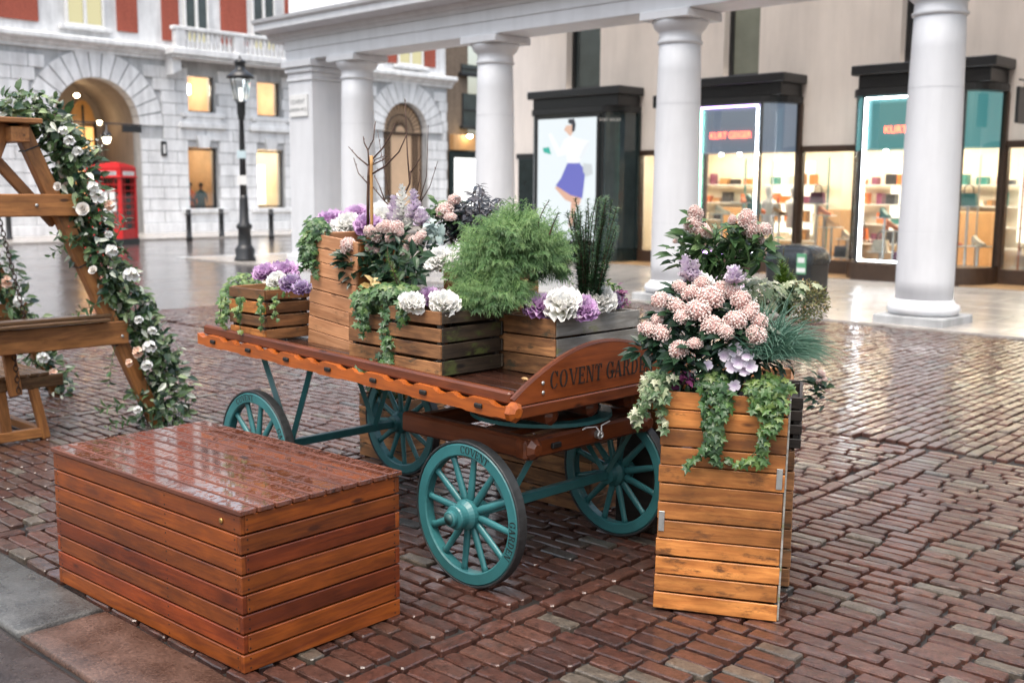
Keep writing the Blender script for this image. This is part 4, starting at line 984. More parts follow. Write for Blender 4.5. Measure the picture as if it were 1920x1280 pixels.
# side rails: scalloped outer board, plain moulding above
def scallop(L):
    n = 7; top = []; bot = []
    per = L/n
    for i in range(n):
        x0 = -L/2 + per*i
        # tenon pad in the middle of each bay, ogee dips beside it
        for f, zt in ((.02, .0), (.06, -.004), (.10, -.014), (.2, -.018), (.28, -.012), (.33, 0), (.67, 0), (.72, -.012), (.8, -.018), (.9, -.014), (.94, -.004), (.98, 0)):
            top.append((x0 + per*f, .066 + zt))
        for f, zb in ((.03, .005), (.2, .005), (.24, .003), (.28, 0), (.72, 0), (.76, .003), (.8, .005), (.97, .005)):
            bot.append((x0 + per*f, zb))
    return bot + top[::-1]
for y0, s in ((YN, 1), (YF, -1)):
    L = XB - XA
    mb = MB(); mb.prism([(x*(1 if s else 1), z) for x, z in scallop(L)], -.018, .018)
    o = mb.build('side_rail', M_rail, cart, deckM((XA+XB)/2, y0 + s*.0, .0))
    mb = MB(); mb.box(-L/2+.02, L/2-.03, -.022, .022, .058, .112, .012); mb.box(-L/2+.02, L/2-.03, .0, .03 if s > 0 else .022, .052, .1, .006); mb.build('rail_moulding', M_cart, cart, deckM((XA+XB)/2, y0 + s*.034, .0))
    for i in range(7):
        x = -L/2 + L/7*(i+.5); mb = MB(); mb.box(-.022, .022, -.012, .006, -.010, .010, .004); mb.build('tenon', M_iron, o, T(x, -s*.018, .036))
    # carved end of the rail
    mb = MB(); mb.lathe([(.022, -.028), (.044, -.012), (.044, .012), (.022, .028)], 8, RY(pi/2)); mb.build('rail_end', M_rail, cart, deckM(XB + .012, y0, .036))
# cross beams at both ends and beam ends under the deck
for x in (XB - .02, XA + .04): plank(cart, 'cross_beam', M_cart, YF - YN - .05, .05, .055, T(x, (YN+YF)/2, dz(x) + .022) @ RZ(pi/2), .006)
for y in (.30, .58, .86):
    mb = MB(); mb.lathe([(.02, 0), (.046, .022), (.046, 2.2), (.03, 2.22)], 8, RY(-pi/2)); mb.build('bearer', M_cart, cart, T(.235, y, dz(0) - .048) @ RY(TILT))
# arched end board with its painted name
M_endb = wood('end_board_varnish', (.30, .070, .014), (.17, .036, .008), .4, .5, None, 0, .35, .1, .08)
def endboard(M, sgn, text):
    W = YF - YN - .015
    pts = [(-W/2, 0), (W/2, 0), (W/2, .012)]
    for k in range(25):
        t = 1 - k/24*2; a = abs(t)
        z = .205*(cos(a*pi/2*.98)**.85) + .012 if a < 1 else .012
        pts.append((t*W/2*.995, z))
    pts.append((-W/2, .012))
    mb = MB(); mb.prism(pts, -.013, .013); o = mb.build('end_board', M_endb, cart, M)
    cap = MB(); path = [(t*W/2*.99, 0, .205*(cos(abs(t)*pi/2*.98)**.85) + .014) for t in [1 - k/30*2 for k in range(31)]]
    cap.tube(path, .013, 6); cap.build('edge_bead', M_cart, o)
    for x, z in ((-.405, .080), (-.402, .038), (.345, .125), (.35, .07)):
        mb = MB(); mb.lathe([(.009, 0), (.009, .003), (.004, .006)], 10); mb.build('bolt_head', M_steel, o, T(x*sgn, -.0132, z) @ RX(pi/2), True)
    return o
EB = deckM(XB - .012, (YN+YF)/2, .055) @ RZ(pi/2)
eb = endboard(EB, 1, True)
def glyph(ch):
    """stencil serif capitals in a unit-high cell: polygons (x, z), and the advance width"""
    def rect(x0, x1, z0, z1): return [(x0, z0), (x1, z0), (x1, z1), (x0, z1)]
    def bow(cx, cz, rx, rz, tx, tz, a0, a1, n=14):
        o = [(cx + rx*cos(a0+(a1-a0)*k/n), cz + rz*sin(a0+(a1-a0)*k/n)) for k in range(n+1)]
        i = [(cx + (rx-tx)*cos(a0+(a1-a0)*k/n), cz + (rz-tz)*sin(a0+(a1-a0)*k/n)) for k in range(n+1)]
        return o + i[::-1]
    d = radians
    def stem_(x, t=.17): return [rect(x, x+t, .0, 1.), rect(x-.07, x+t+.07, 0, .05), rect(x-.07, x+t+.07, .95, 1.)]
    if ch == 'C' or ch == 'G':
        p = [bow(.42, .5, .40, .52, .17, .06, d(100), d(260)), bow(.42, .5, .40, .52, .10, .06, d(28), d(84)), bow(.42, .5, .40, .52, .08, .06, d(276), d(330)), rect(.72, .80, .66, .98)]
        if ch == 'G': p += [rect(.62, .79, .02, .44), rect(.55, .86, .40, .45)]
        return p, .92
    if ch == 'O': return [bow(.44, .5, .42, .52, .17, .06, d(98), d(262)), bow(.44, .5, .42, .52, .17, .06, d(-82), d(82))], .98
    if ch == 'V': return [[(.0, 1), (.2, 1), (.48, .12), (.42, 0)], [(.54, .16), (.78, 1), (.86, 1), (.56, .0), (.5, .0)], rect(-.06, .27, .95, 1.), rect(.66, .95, .95, 1.)], .92
    if ch == 'E': return stem_(.08) + [rect(.30, .68, .93, 1.), rect(.30, .70, 0, .07), rect(.30, .52, .47, .53), rect(.63, .69, .76, 1.), rect(.65, .71, 0, .26), rect(.5, .55, .38, .62)], .80
    if ch == 'N': return [rect(.1, .17, 0, 1), rect(.02, .26, 0, .05), rect(.72, .79, 0, 1), rect(.62, .88, .95, 1.), [(.06, 1), (.28, 1), (.72, .12), (.72, 0), (.64, .0), (.2, .86)], rect(-.02, .2, .95, 1)], .94
    if ch == 'T': return [rect(.3, .47, 0, .88), rect(.22, .55, 0, .05), rect(.02, .34, .93, 1.), rect(.43, .75, .93, 1.), rect(.02, .08, .72, 1), rect(.69, .75, .72, 1)], .82
    if ch == 'A': return [[(.05, 0), (.12, 0), (.40, .86), (.38, 1), (.36, 1)], [(.42, 1), (.48, 1), (.82, 0), (.62, 0), (.39, .78)], rect(.24, .55, .30, .36), rect(-.02, .2, 0, .05), rect(.55, .9, 0, .05)], .92
    if ch == 'R': return stem_(.08) + [bow(.42, .74, .30, .27, .16, .055, d(-84), d(84)), rect(.30, .42, .945, 1.), rect(.30, .42, .465, .52), [(.42, .46), (.56, .46), (.84, .0), (.66, 0)], rect(.62, .92, 0, .05)], .92
    if ch == 'D': return stem_(.08) + [bow(.36, .5, .46, .5, .17, .06, d(-84), d(84)), rect(.28, .36, .94, 1.), rect(.28, .36, 0, .06)], .94
    return [], .5
def lettering(s, h, wfac=1.):
    out = []; x = 0
    for ch in s:
        P, w_ = glyph(ch)
        out.append((x*h*wfac, [[(a*h*wfac, b*h) for a, b in p] for p in P], w_*h*wfac)); x += w_ + .08 if P else .42
    return out, x*h*wfac
gl, tot = lettering('COVENT GARDEN', .076, .80)
for x, polys, w_ in gl:
    if not polys: continue
    mb = MB()
    for p in polys: mb.prism([(x + a - tot/2 + .012, b + .048) for a, b in p], -.0152, -.0134)
    mb.build('letter', M_ink, eb)
# lower fore-carriage
LF = MB()
fr = put('fore_carriage', None, cart)
Z0f, Z1f = .575, .672
for y in (.19, 1.0): plank(fr, 'side_beam', M_cart, .86, .065, Z1f-Z0f, T(-.22, y, (Z0f+Z1f)/2), .012)
plank(fr, 'front_beam', M_cart, .92, .07, Z1f-Z0f-.006, T(.175, .595, (Z0f+Z1f)/2) @ RZ(pi/2), .012)
plank(fr, 'rear_beam', M_cart, .74, .07, Z1f-Z0f-.006, T(-.55, .595, (Z0f+Z1f)/2) @ RZ(pi/2), .012)
plank(fr, 'middle_board', M_cart, .74, .16, .03, T(-.05, .595, .655) @ RZ(pi/2), .006)
for y in (.19, 1.0):
    mb = MB(); mb.lathe([(.026, 0), (.05, .024), (.05, .055)], 8, RY(-pi/2) @ RZ(pi/8)); mb.build('beam_end', M_cart, fr, T(.236, y, (Z0f+Z1f)/2))
mb = MB()
n = 40
for k in range(n):
    a0, a1 = 2*pi*k/n, 2*pi*(k+1)/n
    V = [(r_*cos(a), r_*sin(a), z) for a in (a0, a1) for r_ in (.28, .345) for z in (0, .018)]
    mb.add(V, [[1, 3, 7, 5], [0, 4, 6, 2], [2, 6, 7, 3], [0, 1, 5, 4]])
mb.build('turntable_ring', M_teal, fr, T(-.12, .595, .68)); mb = MB()
mb.lathe([(.05, .67), (.05, .735)], 12); mb.build('king_pin', M_iron, fr, T(-.12, .595, 0))
mb = MB(); mb.box(-.2, .0, -.34, .34, .70, .735, .01); mb.build('bolster', M_cart, fr, T(-.02, .595, 0))
for y in (.62, .90):
    mb = MB(); mb.lathe([(.017, -.02), (.02, 0), (.02, .012)], 10, RY(pi/2)); mb.tube([(.02 + .0, .016*cos(2*pi*k/10), .016*sin(2*pi*k/10)) for k in range(10)], .006, 6, closed=True); mb.build('eye_bolt', M_steel, fr, T(.214, y, .625))
mb = MB(); mb.tube([(.24, .62, .63), (.222, .6, .665), (.222, .53, .672), (.226, .50, .668)], .0035, 5); mb.tube([(.24, .62, .63), (.222, .64, .665), (.223, .70, .678)], .0035, 5); mb.build('string', M_white, fr)
box(fr, 'tenon', M_iron, .208, .226, .30, .36, .61, .635, .006)
# axles, struts, wheels
WR = .33; HUBZ = WR
XR_ = -1.683; TRK = 1.034
for x in (0, XR_): 
    mb = MB(); mb.box(x-.02, x+.02, .06, TRK-.06, HUBZ-.022, HUBZ+.022, .004); mb.build('axle', M_teal, cart)
def strut(a, b, w_=.016, name='strut'):
    mb = MB(); mb.tube([a, b], w_, 4); mb.build(name, M_teal, cart)
for y in (.22, .82):
    strut((XR_, y, HUBZ), (XR_-.27, y-.02, dz(XR_)+.02), .02); strut((XR_, y, HUBZ), (XR_+.27, y-.02, dz(XR_)+.02), .02)
for y in (.24, .95):
    strut((0, y, HUBZ), (-.22, y, Z0f+.01)); strut((0, y, HUBZ), (.16, y, Z0f+.01)); mb = MB(); mb.box(-.26, -.18, y-.02, y+.02, Z0f-.012, Z0f-.001, .002); mb.build('bracket_foot', M_teal, cart)
def make_wheel():
    out = {}
    n = 48; ri, ro, hw = .262, .318, .027
    def ring(ri, ro, hw, c):
        prof = [(ri, -hw+c), (ri+c, -hw), (ro-c, -hw), (ro, -hw+c), (ro, hw-c), (ro-c, hw), (ri+c, hw), (ri, hw-c)]
        V = []; F = []; m = len(prof)
        for k in range(n):
            a = 2*pi*k/n
            for r_, y in prof: V.append((r_*cos(a), y, r_*sin(a)))
        for k in range(n):
            for i in range(m): F.append([k*m+i, k*m+(i+1) % m, ((k+1) % n)*m+(i+1) % m, ((k+1) % n)*m+i])
        return MB().add(V, F)
    out['rim'] = ring(ri, ro, hw, .006).mesh('rim', M_teal)
    out['tyre'] = ring(ro + .0005, WR, hw*.98, .003).mesh('tyre', M_tyre)
    sp = MB()
    sp.lathe([(.013, .05), (.016, .08), (.0145, .15), (.0125, .24), (.017, .267)], 8, Matrix.Diagonal((1.25, .85, 1, 1)))
    out['spoke'] = sp.mesh('spoke', M_teal, True)
    hb = MB(); hb.lathe([(.030, -.125), (.036, -.12), (.036, -.105), (.028, -.10), (.028, -.104), (.05, -.096), (.054, -.09), (.054, -.075), (.048, -.07), (.052, -.05), (.068, -.03), (.070, .03), (.052, .05), (.048, .08), (.03, .085)], 24, RX(-pi/2)); out['hub'] = hb.mesh('hub', M_teal)
    cp = MB(); cp.lathe([(.026, -.127), (.022, -.118), (.005, -.116)], 20, RX(-pi/2)); out['hub_cap'] = cp.mesh('hub_cap', plain('hub_iron', (.03, .09, .09), .5), True)
    for word, a0 in (('COVENT', 100), ('GARDEN', 10)):
        lt = MB()
        g, tot = lettering(word, .034, .9)
        for x, polys, w_ in g:
            a = radians(a0) - (x + w_/2 - tot/2 + .0)/.289 if True else 0
            for p in polys:
                q = []
                for u, v in p:
                    uu, rr = u - w_/2, .275 + v; aa = a - uu/.289; q.append((rr*cos(aa), rr*sin(aa)))
                lt.prism(q, -.0283, -.0272)
        out['lettering', word] = lt.mesh('lettering', M_ink)
    return out
WM = make_wheel()
def wheel(x, y, face, rot, lean=0.):
    wq = put('wheel', None, cart, T(x, y, HUBZ) @ (RZ(pi) if face > 0 else Matrix.Identity(4)) @ RX(lean))
    spin = RY(-rot)
    r_ = put('rim', WM['rim'], wq, spin); put('lettering', WM['lettering', 'COVENT'], r_); put('lettering', WM['lettering', 'GARDEN'], r_)
    put('tyre', WM['tyre'], wq)
    h = put('hub', WM['hub'], wq); put('hub_cap', WM['hub_cap'], h)
    for k in range(12): put('spoke', WM['spoke'], wq, RY(2*pi*(k+.5)/12 - rot))
wheel(0, 0, -1, radians(-22)); wheel(0, TRK, 1, radians(30)); wheel(XR_, 0, -1, radians(5)); wheel(XR_, TRK, 1, radians(70))
# ------------------------------------------------------------------ box, crates and planters
def crate(F_, x0, y0, w_, d_, z, h, nb, mats, label, group=None, name='wooden_crate', yaw=0., lean=(0, 0), gap=.012, soil=.8, posts=True, taper=0.):
    """slatted box: width w_ along frame x, depth d_ along frame y; mats = front(-y), right(+x), back, left"""
    M = F_.M @ T(x0, y0, z) @ RZ(yaw) @ RX(lean[0]) @ RY(lean[1])
    t = thing(name, label, 'planter' if 'planter' in name else 'crate', M, group)
    th = .014; bh = h/nb
    for k in range(nb):
        zc = bh*(k+.5)
        for side, (L, cx, cy, rot, m) in enumerate(((w_, w_/2, th/2, 0, mats[0]), (d_-2*th-.002, w_-th/2, d_/2, pi/2, mats[1]), (w_, w_/2, d_-th/2, pi, mats[2]), (d_-2*th-.002, th/2, d_/2, -pi/2, mats[3]))):
            H = bh - gap*R.uniform(.5, 1.3)
            mm = m[k % len(m)] if isinstance(m, (list, tuple)) else m
            o = plank(t, 'plank', mm, L + R.uniform(-.003, .003), H, th, T(cx + R.uniform(-.001, .001), cy, zc) @ RZ(rot) @ RX(pi/2) @ RZ(R.uniform(-.006, .006)), .0025, .003)
    if posts:
        for px_, py_ in ((th+.012, th+.012), (w_-th-.012, th+.012), (th+.012, d_-th-.012), (w_-th-.012, d_-th-.012)): box(t, 'corner_post', M_darkcr, px_-.012, px_+.012, py_-.012, py_+.012, .005, h-.012, .002)
    n = 7; V = []; F = []
    for i in range(n):
        for j in range(n):
            V.append((th+.003+(w_-2*th-.006)*i/(n-1), th+.003+(d_-2*th-.006)*j/(n-1), h*soil + R.uniform(-.012, .012)))
    for i in range(n-1):
        for j in range(n-1): a = i*n+j; F.append([a, a+n, a+n+1, a+1])
    put('soil', mkmesh('soil', V, F, M_soil, True), t)
    return t
def nails(t, M, pts):
    for x, z in pts:
        mb = MB(); mb.lathe([(.0035, 0), (.003, .0012)], 6); mb.build('nail', M_iron, t, M @ T(x, 0, z) @ RX(pi/2))
# --- the stained box in front: long boards alternately lapped at the corners
BX = Frame((-.965, 3.750), .8472)            # x along the short side, y along the long one
bx = thing('wooden_box', 'low stained wooden box bench with rain-wet plank top', 'box', BX.M)
BL, BW, BH = .768, 1.408, .596
nb = 8; bh = BH/nb; th = .022
for k in range(nb):
    zc = bh*(k+.5); ov = k % 2 == (nb-1) % 2
    # boards of the right-hand (y=0) face run along x; of the long face (x=0) along y
    a0, a1 = (0 if not ov else th+.001), (BL if not ov else BL - th - .001)
    for yy, s in ((th/2, 1), (BW-th/2, -1)): plank(bx, 'side_plank', M_boxd if k in (2, 5) else M_box, a1-a0, bh-.007, th, T((a0+a1)/2, yy, zc) @ (RX(pi/2) if s > 0 else RZ(pi) @ RX(pi/2)), .003)
    b0, b1 = (th+.001 if not ov else 0), (BW-th-.001 if not ov else BW)
    for xx, s in ((th/2, -1), (BL-th/2, 1)): plank(bx, 'side_plank', M_boxd if k in (1, 3) else M_box, b1-b0, bh-.007, th, T(xx, (b0+b1)/2, zc) @ RZ(s*pi/2) @ RX(pi/2), .003)
    for zz in (-.018, .018):
        for xx in (.03, BL-.03): mb = MB(); mb.lathe([(.0035, 0), (.0035, .001)], 6); mb.build('screw', M_iron, bx, T(xx, -.0002 + (.0 if True else 0), zc+zz) @ RX(pi/2))
        for yy in (.035, BW-.035, .5): mb = MB(); mb.lathe([(.0035, 0), (.0035, .001)], 6); mb.build('screw', M_iron, bx, T(.0002 - (.0), yy, zc+zz) @ RY(-pi/2))
nt_ = 10; tw = (BL+.02)/nt_
for k in range(nt_): plank(bx, 'top_plank', M_boxtop, BW+.024, tw-.008, .020, T(-.01 + tw*(k+.5), BW/2, BH+.0105) @ RZ(pi/2), .003)
mb = MB(); mb.box(.05, BL-.05, .05, BW-.05, .01, BH-.02, .005); mb.build('inner_frame', M_darkcr, bx)
mb = MB(); mb.lathe([(.011, 0), (.011, .004), (.006, .006)], 14); mb.build('brass_disc', plain('brass', (.45, .28, .1), .3, .9), bx, T(-.0005, .115, BH-.04) @ RY(-pi/2), True)
# --- crates on the deck
def dh(x): return dz(x) + .081
CR = {}
CR['c1'] = crate(CART, -1.93, .0, .345, .30, dh(-1.76), .285, 4, ([M_pine, M_crate], M_crate, M_crate, M_crate), 'slatted crate with ivy over its corner at the tail of the cart', gap=.016)
CR['c2'] = crate(CART, -1.50, .215, .40, .36, dh(-1.3), .60, 8, (M_pale, M_pine, M_pale, M_pale), 'tall pale leaning plank planter on the cart', gap=.004, name='wooden_planter', lean=(0, radians(5.5)), posts=False)
CR['c3'] = crate(CART, -.985, .10, .34, .30, dh(-.8), .235, 3, (M_crate, M_crate, M_crate, M_crate), 'small brown crate half covered by ivy on the cart', gap=.012)
CR['c4'] = crate(CART, -.62, .055, .37, .41, dh(-.43), .31, 4, (M_crate, M_mossy, M_mossy, M_crate), 'dark mossy slatted crate holding kale on the cart', gap=.018)
CR['c5'] = crate(CART, -.78, .56, .34, .36, dh(-.62), .46, 6, (M_crate, M_crate, M_crate, M_crate), 'taller brown crate behind the mossy one on the cart', gap=.008)
CR['c6'] = crate(CART, -.30, .47, .375, .64, dh(-.1), .275, 3, (M_crate, [M_grey, M_grey], M_grey, M_crate), 'crate with one whitewashed grey side behind the name board', gap=.010)
CR['c7'] = crate(CART, -.12, 1.135, .30, .28, .56, .38, 4, (M_pine, M_pine, M_pine, M_pine), 'small orange crate beyond the tip of the name board', gap=.008)
box(CR['c7'], 'support', M_darkcr, .02, .28, .02, .26, -.56, -.001, .01)
CR['g1'] = crate(CART, -2.27, 1.16, .44, .38, 0.0, .42, 5, (M_crate, M_crate, M_crate, M_crate), 'brown crate of greenery on the ground behind the rear wheel', gap=.006)
CR['g2'] = crate(CART, -1.02, 1.19, .72, .40, 0.0, .58, 6, (M_crate, M_crate, M_crate, M_crate), 'wide brown crate on the ground behind the front wheels', gap=.008)
# --- the tall planter in front
PL = Frame((.605, 4.403), radians(-14.9))
CR['p'] = crate(PL, 0, 0, .505, .36, 0.006, .935, 12, (M_pine, [M_grey, M_pine], M_pine, M_pine), 'tall pine plank planter overflowing with ivy and pink blossom', gap=.007, name='wooden_planter', soil=.95, posts=False, lean=(radians(-.6), radians(.9)))
box(CR['p'], 'corner_strip', M_grey, .506, .514, .0, .045, .01, .93, .002)
for x, z in ((.485, .56), (.018, .34)): box(CR['p'], 'metal_bracket', M_steel, x-.012, x+.012, -.004, -.0005, z, z+.085, .001)
CR['q'] = crate(PL, .10, .405, .45, .42, 0.006, .62, 7, (M_crate, M_crate, M_crate, M_crate), 'brown plank planter close behind the tall pine planter', gap=.006, name='wooden_planter', posts=False)
CR['q2'] = crate(PL, .115, .42, .46, .44, .63, .24, 4, (M_darkcr, M_darkcr, M_darkcr, M_darkcr), 'blackened crate stacked on the brown planter', gap=.014)
CR['r'] = crate(PL, .13, 1.02, .40, .36, 0.006, .84, 9, (M_crate, M_crate, M_crate, M_crate), 'rear brown plank planter with foxtail fern behind the blackened crate', gap=.008, name='wooden_planter', posts=False)
box(CR['c2'], 'metal_bracket', M_steel, -.0035, -.0005, .03, .05, .31, .385, .001)
# ------------------------------------------------------------------ the garlanded swing seat
sw = thing('garden_swing', 'timber A-frame swing dressed with a flower garland', 'swing', SWG.M)
APX, APZ = -.93, 2.16
def beam(parent, name, a, b, w_, d_, mat=M_swing, roll=0.):
    a, b = Vector(a), Vector(b); d = b - a
    X = d.normalized(); Y = Vector((0, 1, 0)); Z = X.cross(Y).normalized(); Y = Z.cross(X)
    M = Matrix((X, Y, Z)).transposed().to_4x4(); M.translation = (a+b)/2
    return plank(parent, name, mat, d.length, d_, w_, M @ RX(roll), .006)
DY = 1.75
for y in (0, DY):
    beam(sw, 'leg', (0.02, y, .0), (APX+.05, y, APZ), .10, .085); beam(sw, 'leg', (2*APX-.02, y, .0), (APX-.05, y+.002, APZ), .10, .085)
    beam(sw, 'cross_bar', (APX-.72, y-.07, .725), (-.22, y-.07, .725), .165, .05); beam(sw, 'cross_bar', (APX-.38, y-.07, 1.63), (-.54, y-.07, 1.63), .15, .05)
    for x, z in ((-.27, .70), (-.83, 1.63)): mb = MB(); mb.lathe([(.012, 0), (.012, .004), (.006, .008)], 8); mb.build('bolt_head', M_steel, sw, T(x, y-.096, z) @ RX(pi/2), True)
    beam(sw, 'brace', (APX-.25, y+.06, APZ-.05), (APX+.28, y+.06, 1.5), .07, .05)
beam(sw, 'top_beam', (APX, -.12, APZ-.06), (APX, DY+.12, APZ-.06), .09, .11, M_swing) if False else plank(sw, 'top_beam', M_swing, DY+.3, .12, .10, T(APX, DY/2, APZ-.07) @ RZ(pi/2), .006)
plank(sw, 'cap_board', M_swing, .32, DY+.34, .035, T(APX-.02, DY/2, APZ+.02), .006)
for yy, hw in ((-.06, .12), ): pass
# arm board lying on the lower bar
for k, (y, z, x1) in enumerate(((-.09, .828, -.38), (-.03, .852, -.34))): plank(sw, 'arm_board', M_slat, 1.25, .11, .022, T(x1-.62, y, z), .004)
for k, (pa_, pb_) in enumerate((((.03, .0, .07), 0), )): pass
for frac in (.30, .565, .93):                 # black ties round the leg
    q = Vector((0.02 + (APX+.03)*frac, 0, APZ*frac)); mb = MB(); ax = Vector((APX+.03, 0, APZ)).normalized(); bx_ = Vector((ax.z, 0, -ax.x))
    mb.tube([q + bx_*.056*sx + Vector((0, .048*sy, 0)) for sx, sy in ((-1, -1), (1, -1), (1, 1), (-1, 1))], .005, 5, closed=True); mb.build('cable_tie', M_black, sw)
def chain(parent, a, b, r_=.010, name='chain_link', step=.036):
    a, b = Vector(a), Vector(b); n = max(2, int((b-a).length/step)); d = (b-a).normalized()
    s1 = d.cross(Vector((0, 1, 0))).normalized(); s2 = d.cross(s1)
    mb = MB(); pts = [(.014*cos(2*pi*k/10), 0, (.023 if True else 0)*sin(2*pi*k/10)) for k in range(10)]; mb.tube(pts, .0038, 5, closed=True); me = mb.mesh('chain_link', M_rust, True)
    for k in range(n+1):
        p = a + (b-a)*k/n; X, Z = (s1, d) if k % 2 else (s2, d); Y = Z.cross(X)
        M = Matrix((X, Y, Z)).transposed().to_4x4(); M.translation = p; put(name, me, parent, M)
# seat hung on chains: slatted bench with its own feet
st = thing('swing_bench', 'wet slatted bench seat hanging on chains under the garlanded frame', 'bench', SWG.M)
SZ = .46
for k in range(8): plank(st, 'seat_slat', M_slat, 1.05, .062, .02, T(-1.28 + k*.075, .62, SZ) @ RZ(pi/2 + .0), .004)
for y in (.13, 1.1): beam(st, 'seat_rail', (-1.5, y, SZ-.055), (-.62, y, SZ-.055), .085, .04, M_slat)
for y in (.10, ): 
    beam(st, 'arm_post', (-.98, y-.05, .34), (-1.03, y-.05, .80), .085, .04); 
for y in (.13, 1.0):
    beam(st, 'leg', (-.76, y, .0), (-.83, y, SZ-.1), .06, .055); beam(st, 'leg', (-1.02, y+.01, .03), (-1.05, y+.01, SZ-.1), .07, .05); beam(st, 'leg', (-1.52, y, .0), (-1.42, y, SZ-.1), .09, .06)
    beam(st, 'base_rail', (-1.6, y, .045), (-.74, y, .045), .07, .05)
beam(st, 'foot_rail', (-.78, .13, .05), (-.78, 1.0, .05), .055, .05) if False else plank(st, 'foot_rail', M_swing, .82, .05, .06, T(-.79, .565, .05) @ RZ(pi/2), .005)
plank(st, 'stretcher', M_swing, .95, .12, .05, T(-1.45, .565, .14) @ RZ(pi/2), .005)
chain(st, (-1.03, .03, 1.55), (-.885, .06, .86)); chain(st, (-1.0, .02, .80), (-.97, .02, .38))
chain(st, (-1.03, 1.68, 1.55), (-1.0, 1.3, .5))
# ------------------------------------------------------------------ plants
RP = random.Random(5)
def rv(s=1.): 
    while True:
        v = Vector((RP.uniform(-1, 1), RP.uniform(-1, 1), RP.uniform(-1, 1)))
        if .01 < v.length < 1: return v*s
TOCAM = Vector((0, -1, .35)).normalized()
def W(px, py, z): return onz(px, py, z)
def CW(px, py, y): h = CART.hit(px, py, y); return CART.M @ h
def PW(px, py, y): h = PL.hit(px, py, y); return PL.M @ h
def SW(px, py, y): h = SWG.hit(px, py, y); return SWG.M @ h
def tmpl_ovate(wd=.42, curl=.12, fold=.10):
    V = [(0, 0, 0), (-wd*.46, .28, fold), (0, .28, .02), (wd*.46, .28, fold), (-wd*.42, .64, fold-curl*.4), (0, .64, -curl*.35), (wd*.42, .64, fold-curl*.4), (0, 1, -curl)]
    return V, [[0, 2, 1], [0, 3, 2], [1, 2, 5, 4], [2, 3, 6, 5], [4, 5, 7], [5, 6, 7]]
def tmpl_ivy():
    h = [(0, .04), (.20, -.10), (.47, .08), (.27, .30), (.50, .56), (.19, .60)]
    o = h + [(0, 1.0)] + [(-x, y) for x, y in h[::-1][:-1]]
    V = [(x, y, -.10*abs(x) - .08*y*y) for x, y in o] + [(0, .36, .05)]
    n = len(o); return V, [[i, (i+1) % n, n] for i in range(n)]
def tmpl_strap(wd=.09, bend=.35, n=4):
    V = []; F = []
    for i in range(n+1):
        t = i/n; w_ = wd*(1-t**2.2)*.5 + .004; V += [(-w_, t, -bend*t*t), (w_, t, -bend*t*t)]
    F = [[2*i, 2*i+1, 2*i+3, 2*i+2] for i in range(n)]
    return V, F
def tmpl_petal(frill=.0, wd=.8, cup=.3, n=5, m=4, seed=0):
    r = random.Random(seed); V = []; F = []
    for j in range(m+1):
        t = j/m
        for i in range(n+1):
            u = i/n*2-1; w_ = wd*.5*(sin(min(1., t*1.05)*pi*.62)**.8 if t > 0 else .12)
            V.append((u*w_, t*(1-.12*abs(u)**2), cup*(t**2)*.5 + cup*.3*u*u + frill*(t**2)*sin(u*7+seed*2 + t*3)*.5 + frill*t*r.uniform(-.3, .3)))
    for j in range(m):
        for i in range(n): a = j*(n+1)+i; F.append([a, a+1, a+n+2, a+n+1])
    return V, F
def orient(p, d, nrm, s):
    d = d.normalized(); x = d.cross(nrm)
    if x.length < 1e-3: x = d.cross(Vector((.3, .5, .8)))
    x.normalize(); z = x.cross(d)
    M = Matrix((x*s, d*s, z*s)).transposed().to_4x4(); M.translation = p; return M
OV, OVW, IVY, STRAP, NEEDLE = tmpl_ovate(), tmpl_ovate(.62, .2, .08), tmpl_ivy(), tmpl_strap(), tmpl_strap(.17, .1, 1)
OVN = tmpl_ovate(.26, .3, .06)
def leaf(mb, tm, p, d, nrm, s, r): mb.add(tm[0], tm[1], orient(p, d, nrm, s), r)
M_ivy = leafmat('ivy_leaf', [(0, (0.0156, 0.0468, 0.0169)), (.45, (0.0390, 0.0988, 0.0299)), (.8, (0.0858, 0.1625, 0.0468)), (1, (0.1716, 0.2314, 0.0767))], .35)
M_ivyb = leafmat('bright_ivy', [(0, (0.0260, 0.0728, 0.0195)), (.5, (0.0728, 0.1547, 0.0390)), (1, (0.2054, 0.2743, 0.0689))], .38)
M_ivyv = leafmat('variegated_ivy', [(0, (.03, .075, .028)), (.4, (.09, .15, .06)), (.65, (.30, .33, .19)), (1, (.52, .52, .38))], .42)
M_dark = leafmat('glossy_dark_leaf', [(0, (0.0091, 0.0260, 0.0156)), (.6, (0.0221, 0.0559, 0.0273)), (1, (0.0650, 0.1118, 0.0429))], .28)
M_green = leafmat('mid_green_leaf', [(0, (0.0208, 0.0546, 0.0208)), (.5, (0.0585, 0.1235, 0.0416)), (.85, (0.1560, 0.2340, 0.0975)), (1, (0.2860, 0.3640, 0.1950))], .38)
M_fern = leafmat('feathery_green', [(0, (.030, .085, .024)), (.5, (.085, .19, .055)), (1, (.21, .34, .11))], .5)
M_yew = leafmat('yew_needles', [(0, (0.0211, 0.0632, 0.0316)), (.6, (0.0562, 0.1264, 0.0527)), (1, (0.1492, 0.2369, 0.0878))], .45)
M_blk = leafmat('bronze_black_leaf', [(0, (0.0130, 0.0156, 0.0208)), (.6, (0.0390, 0.0442, 0.0546)), (1, (0.1105, 0.0975, 0.1105))], .3)
M_grass = leafmat('blue_green_grass', [(0, (0.0237, 0.0728, 0.0546)), (.5, (0.0655, 0.1511, 0.1074)), (1, (0.1929, 0.3003, 0.2038))], .42)
M_fox = leafmat('foxtail_green', [(0, (0.0520, 0.1300, 0.0208)), (1, (0.2574, 0.3770, 0.0780))], .5)
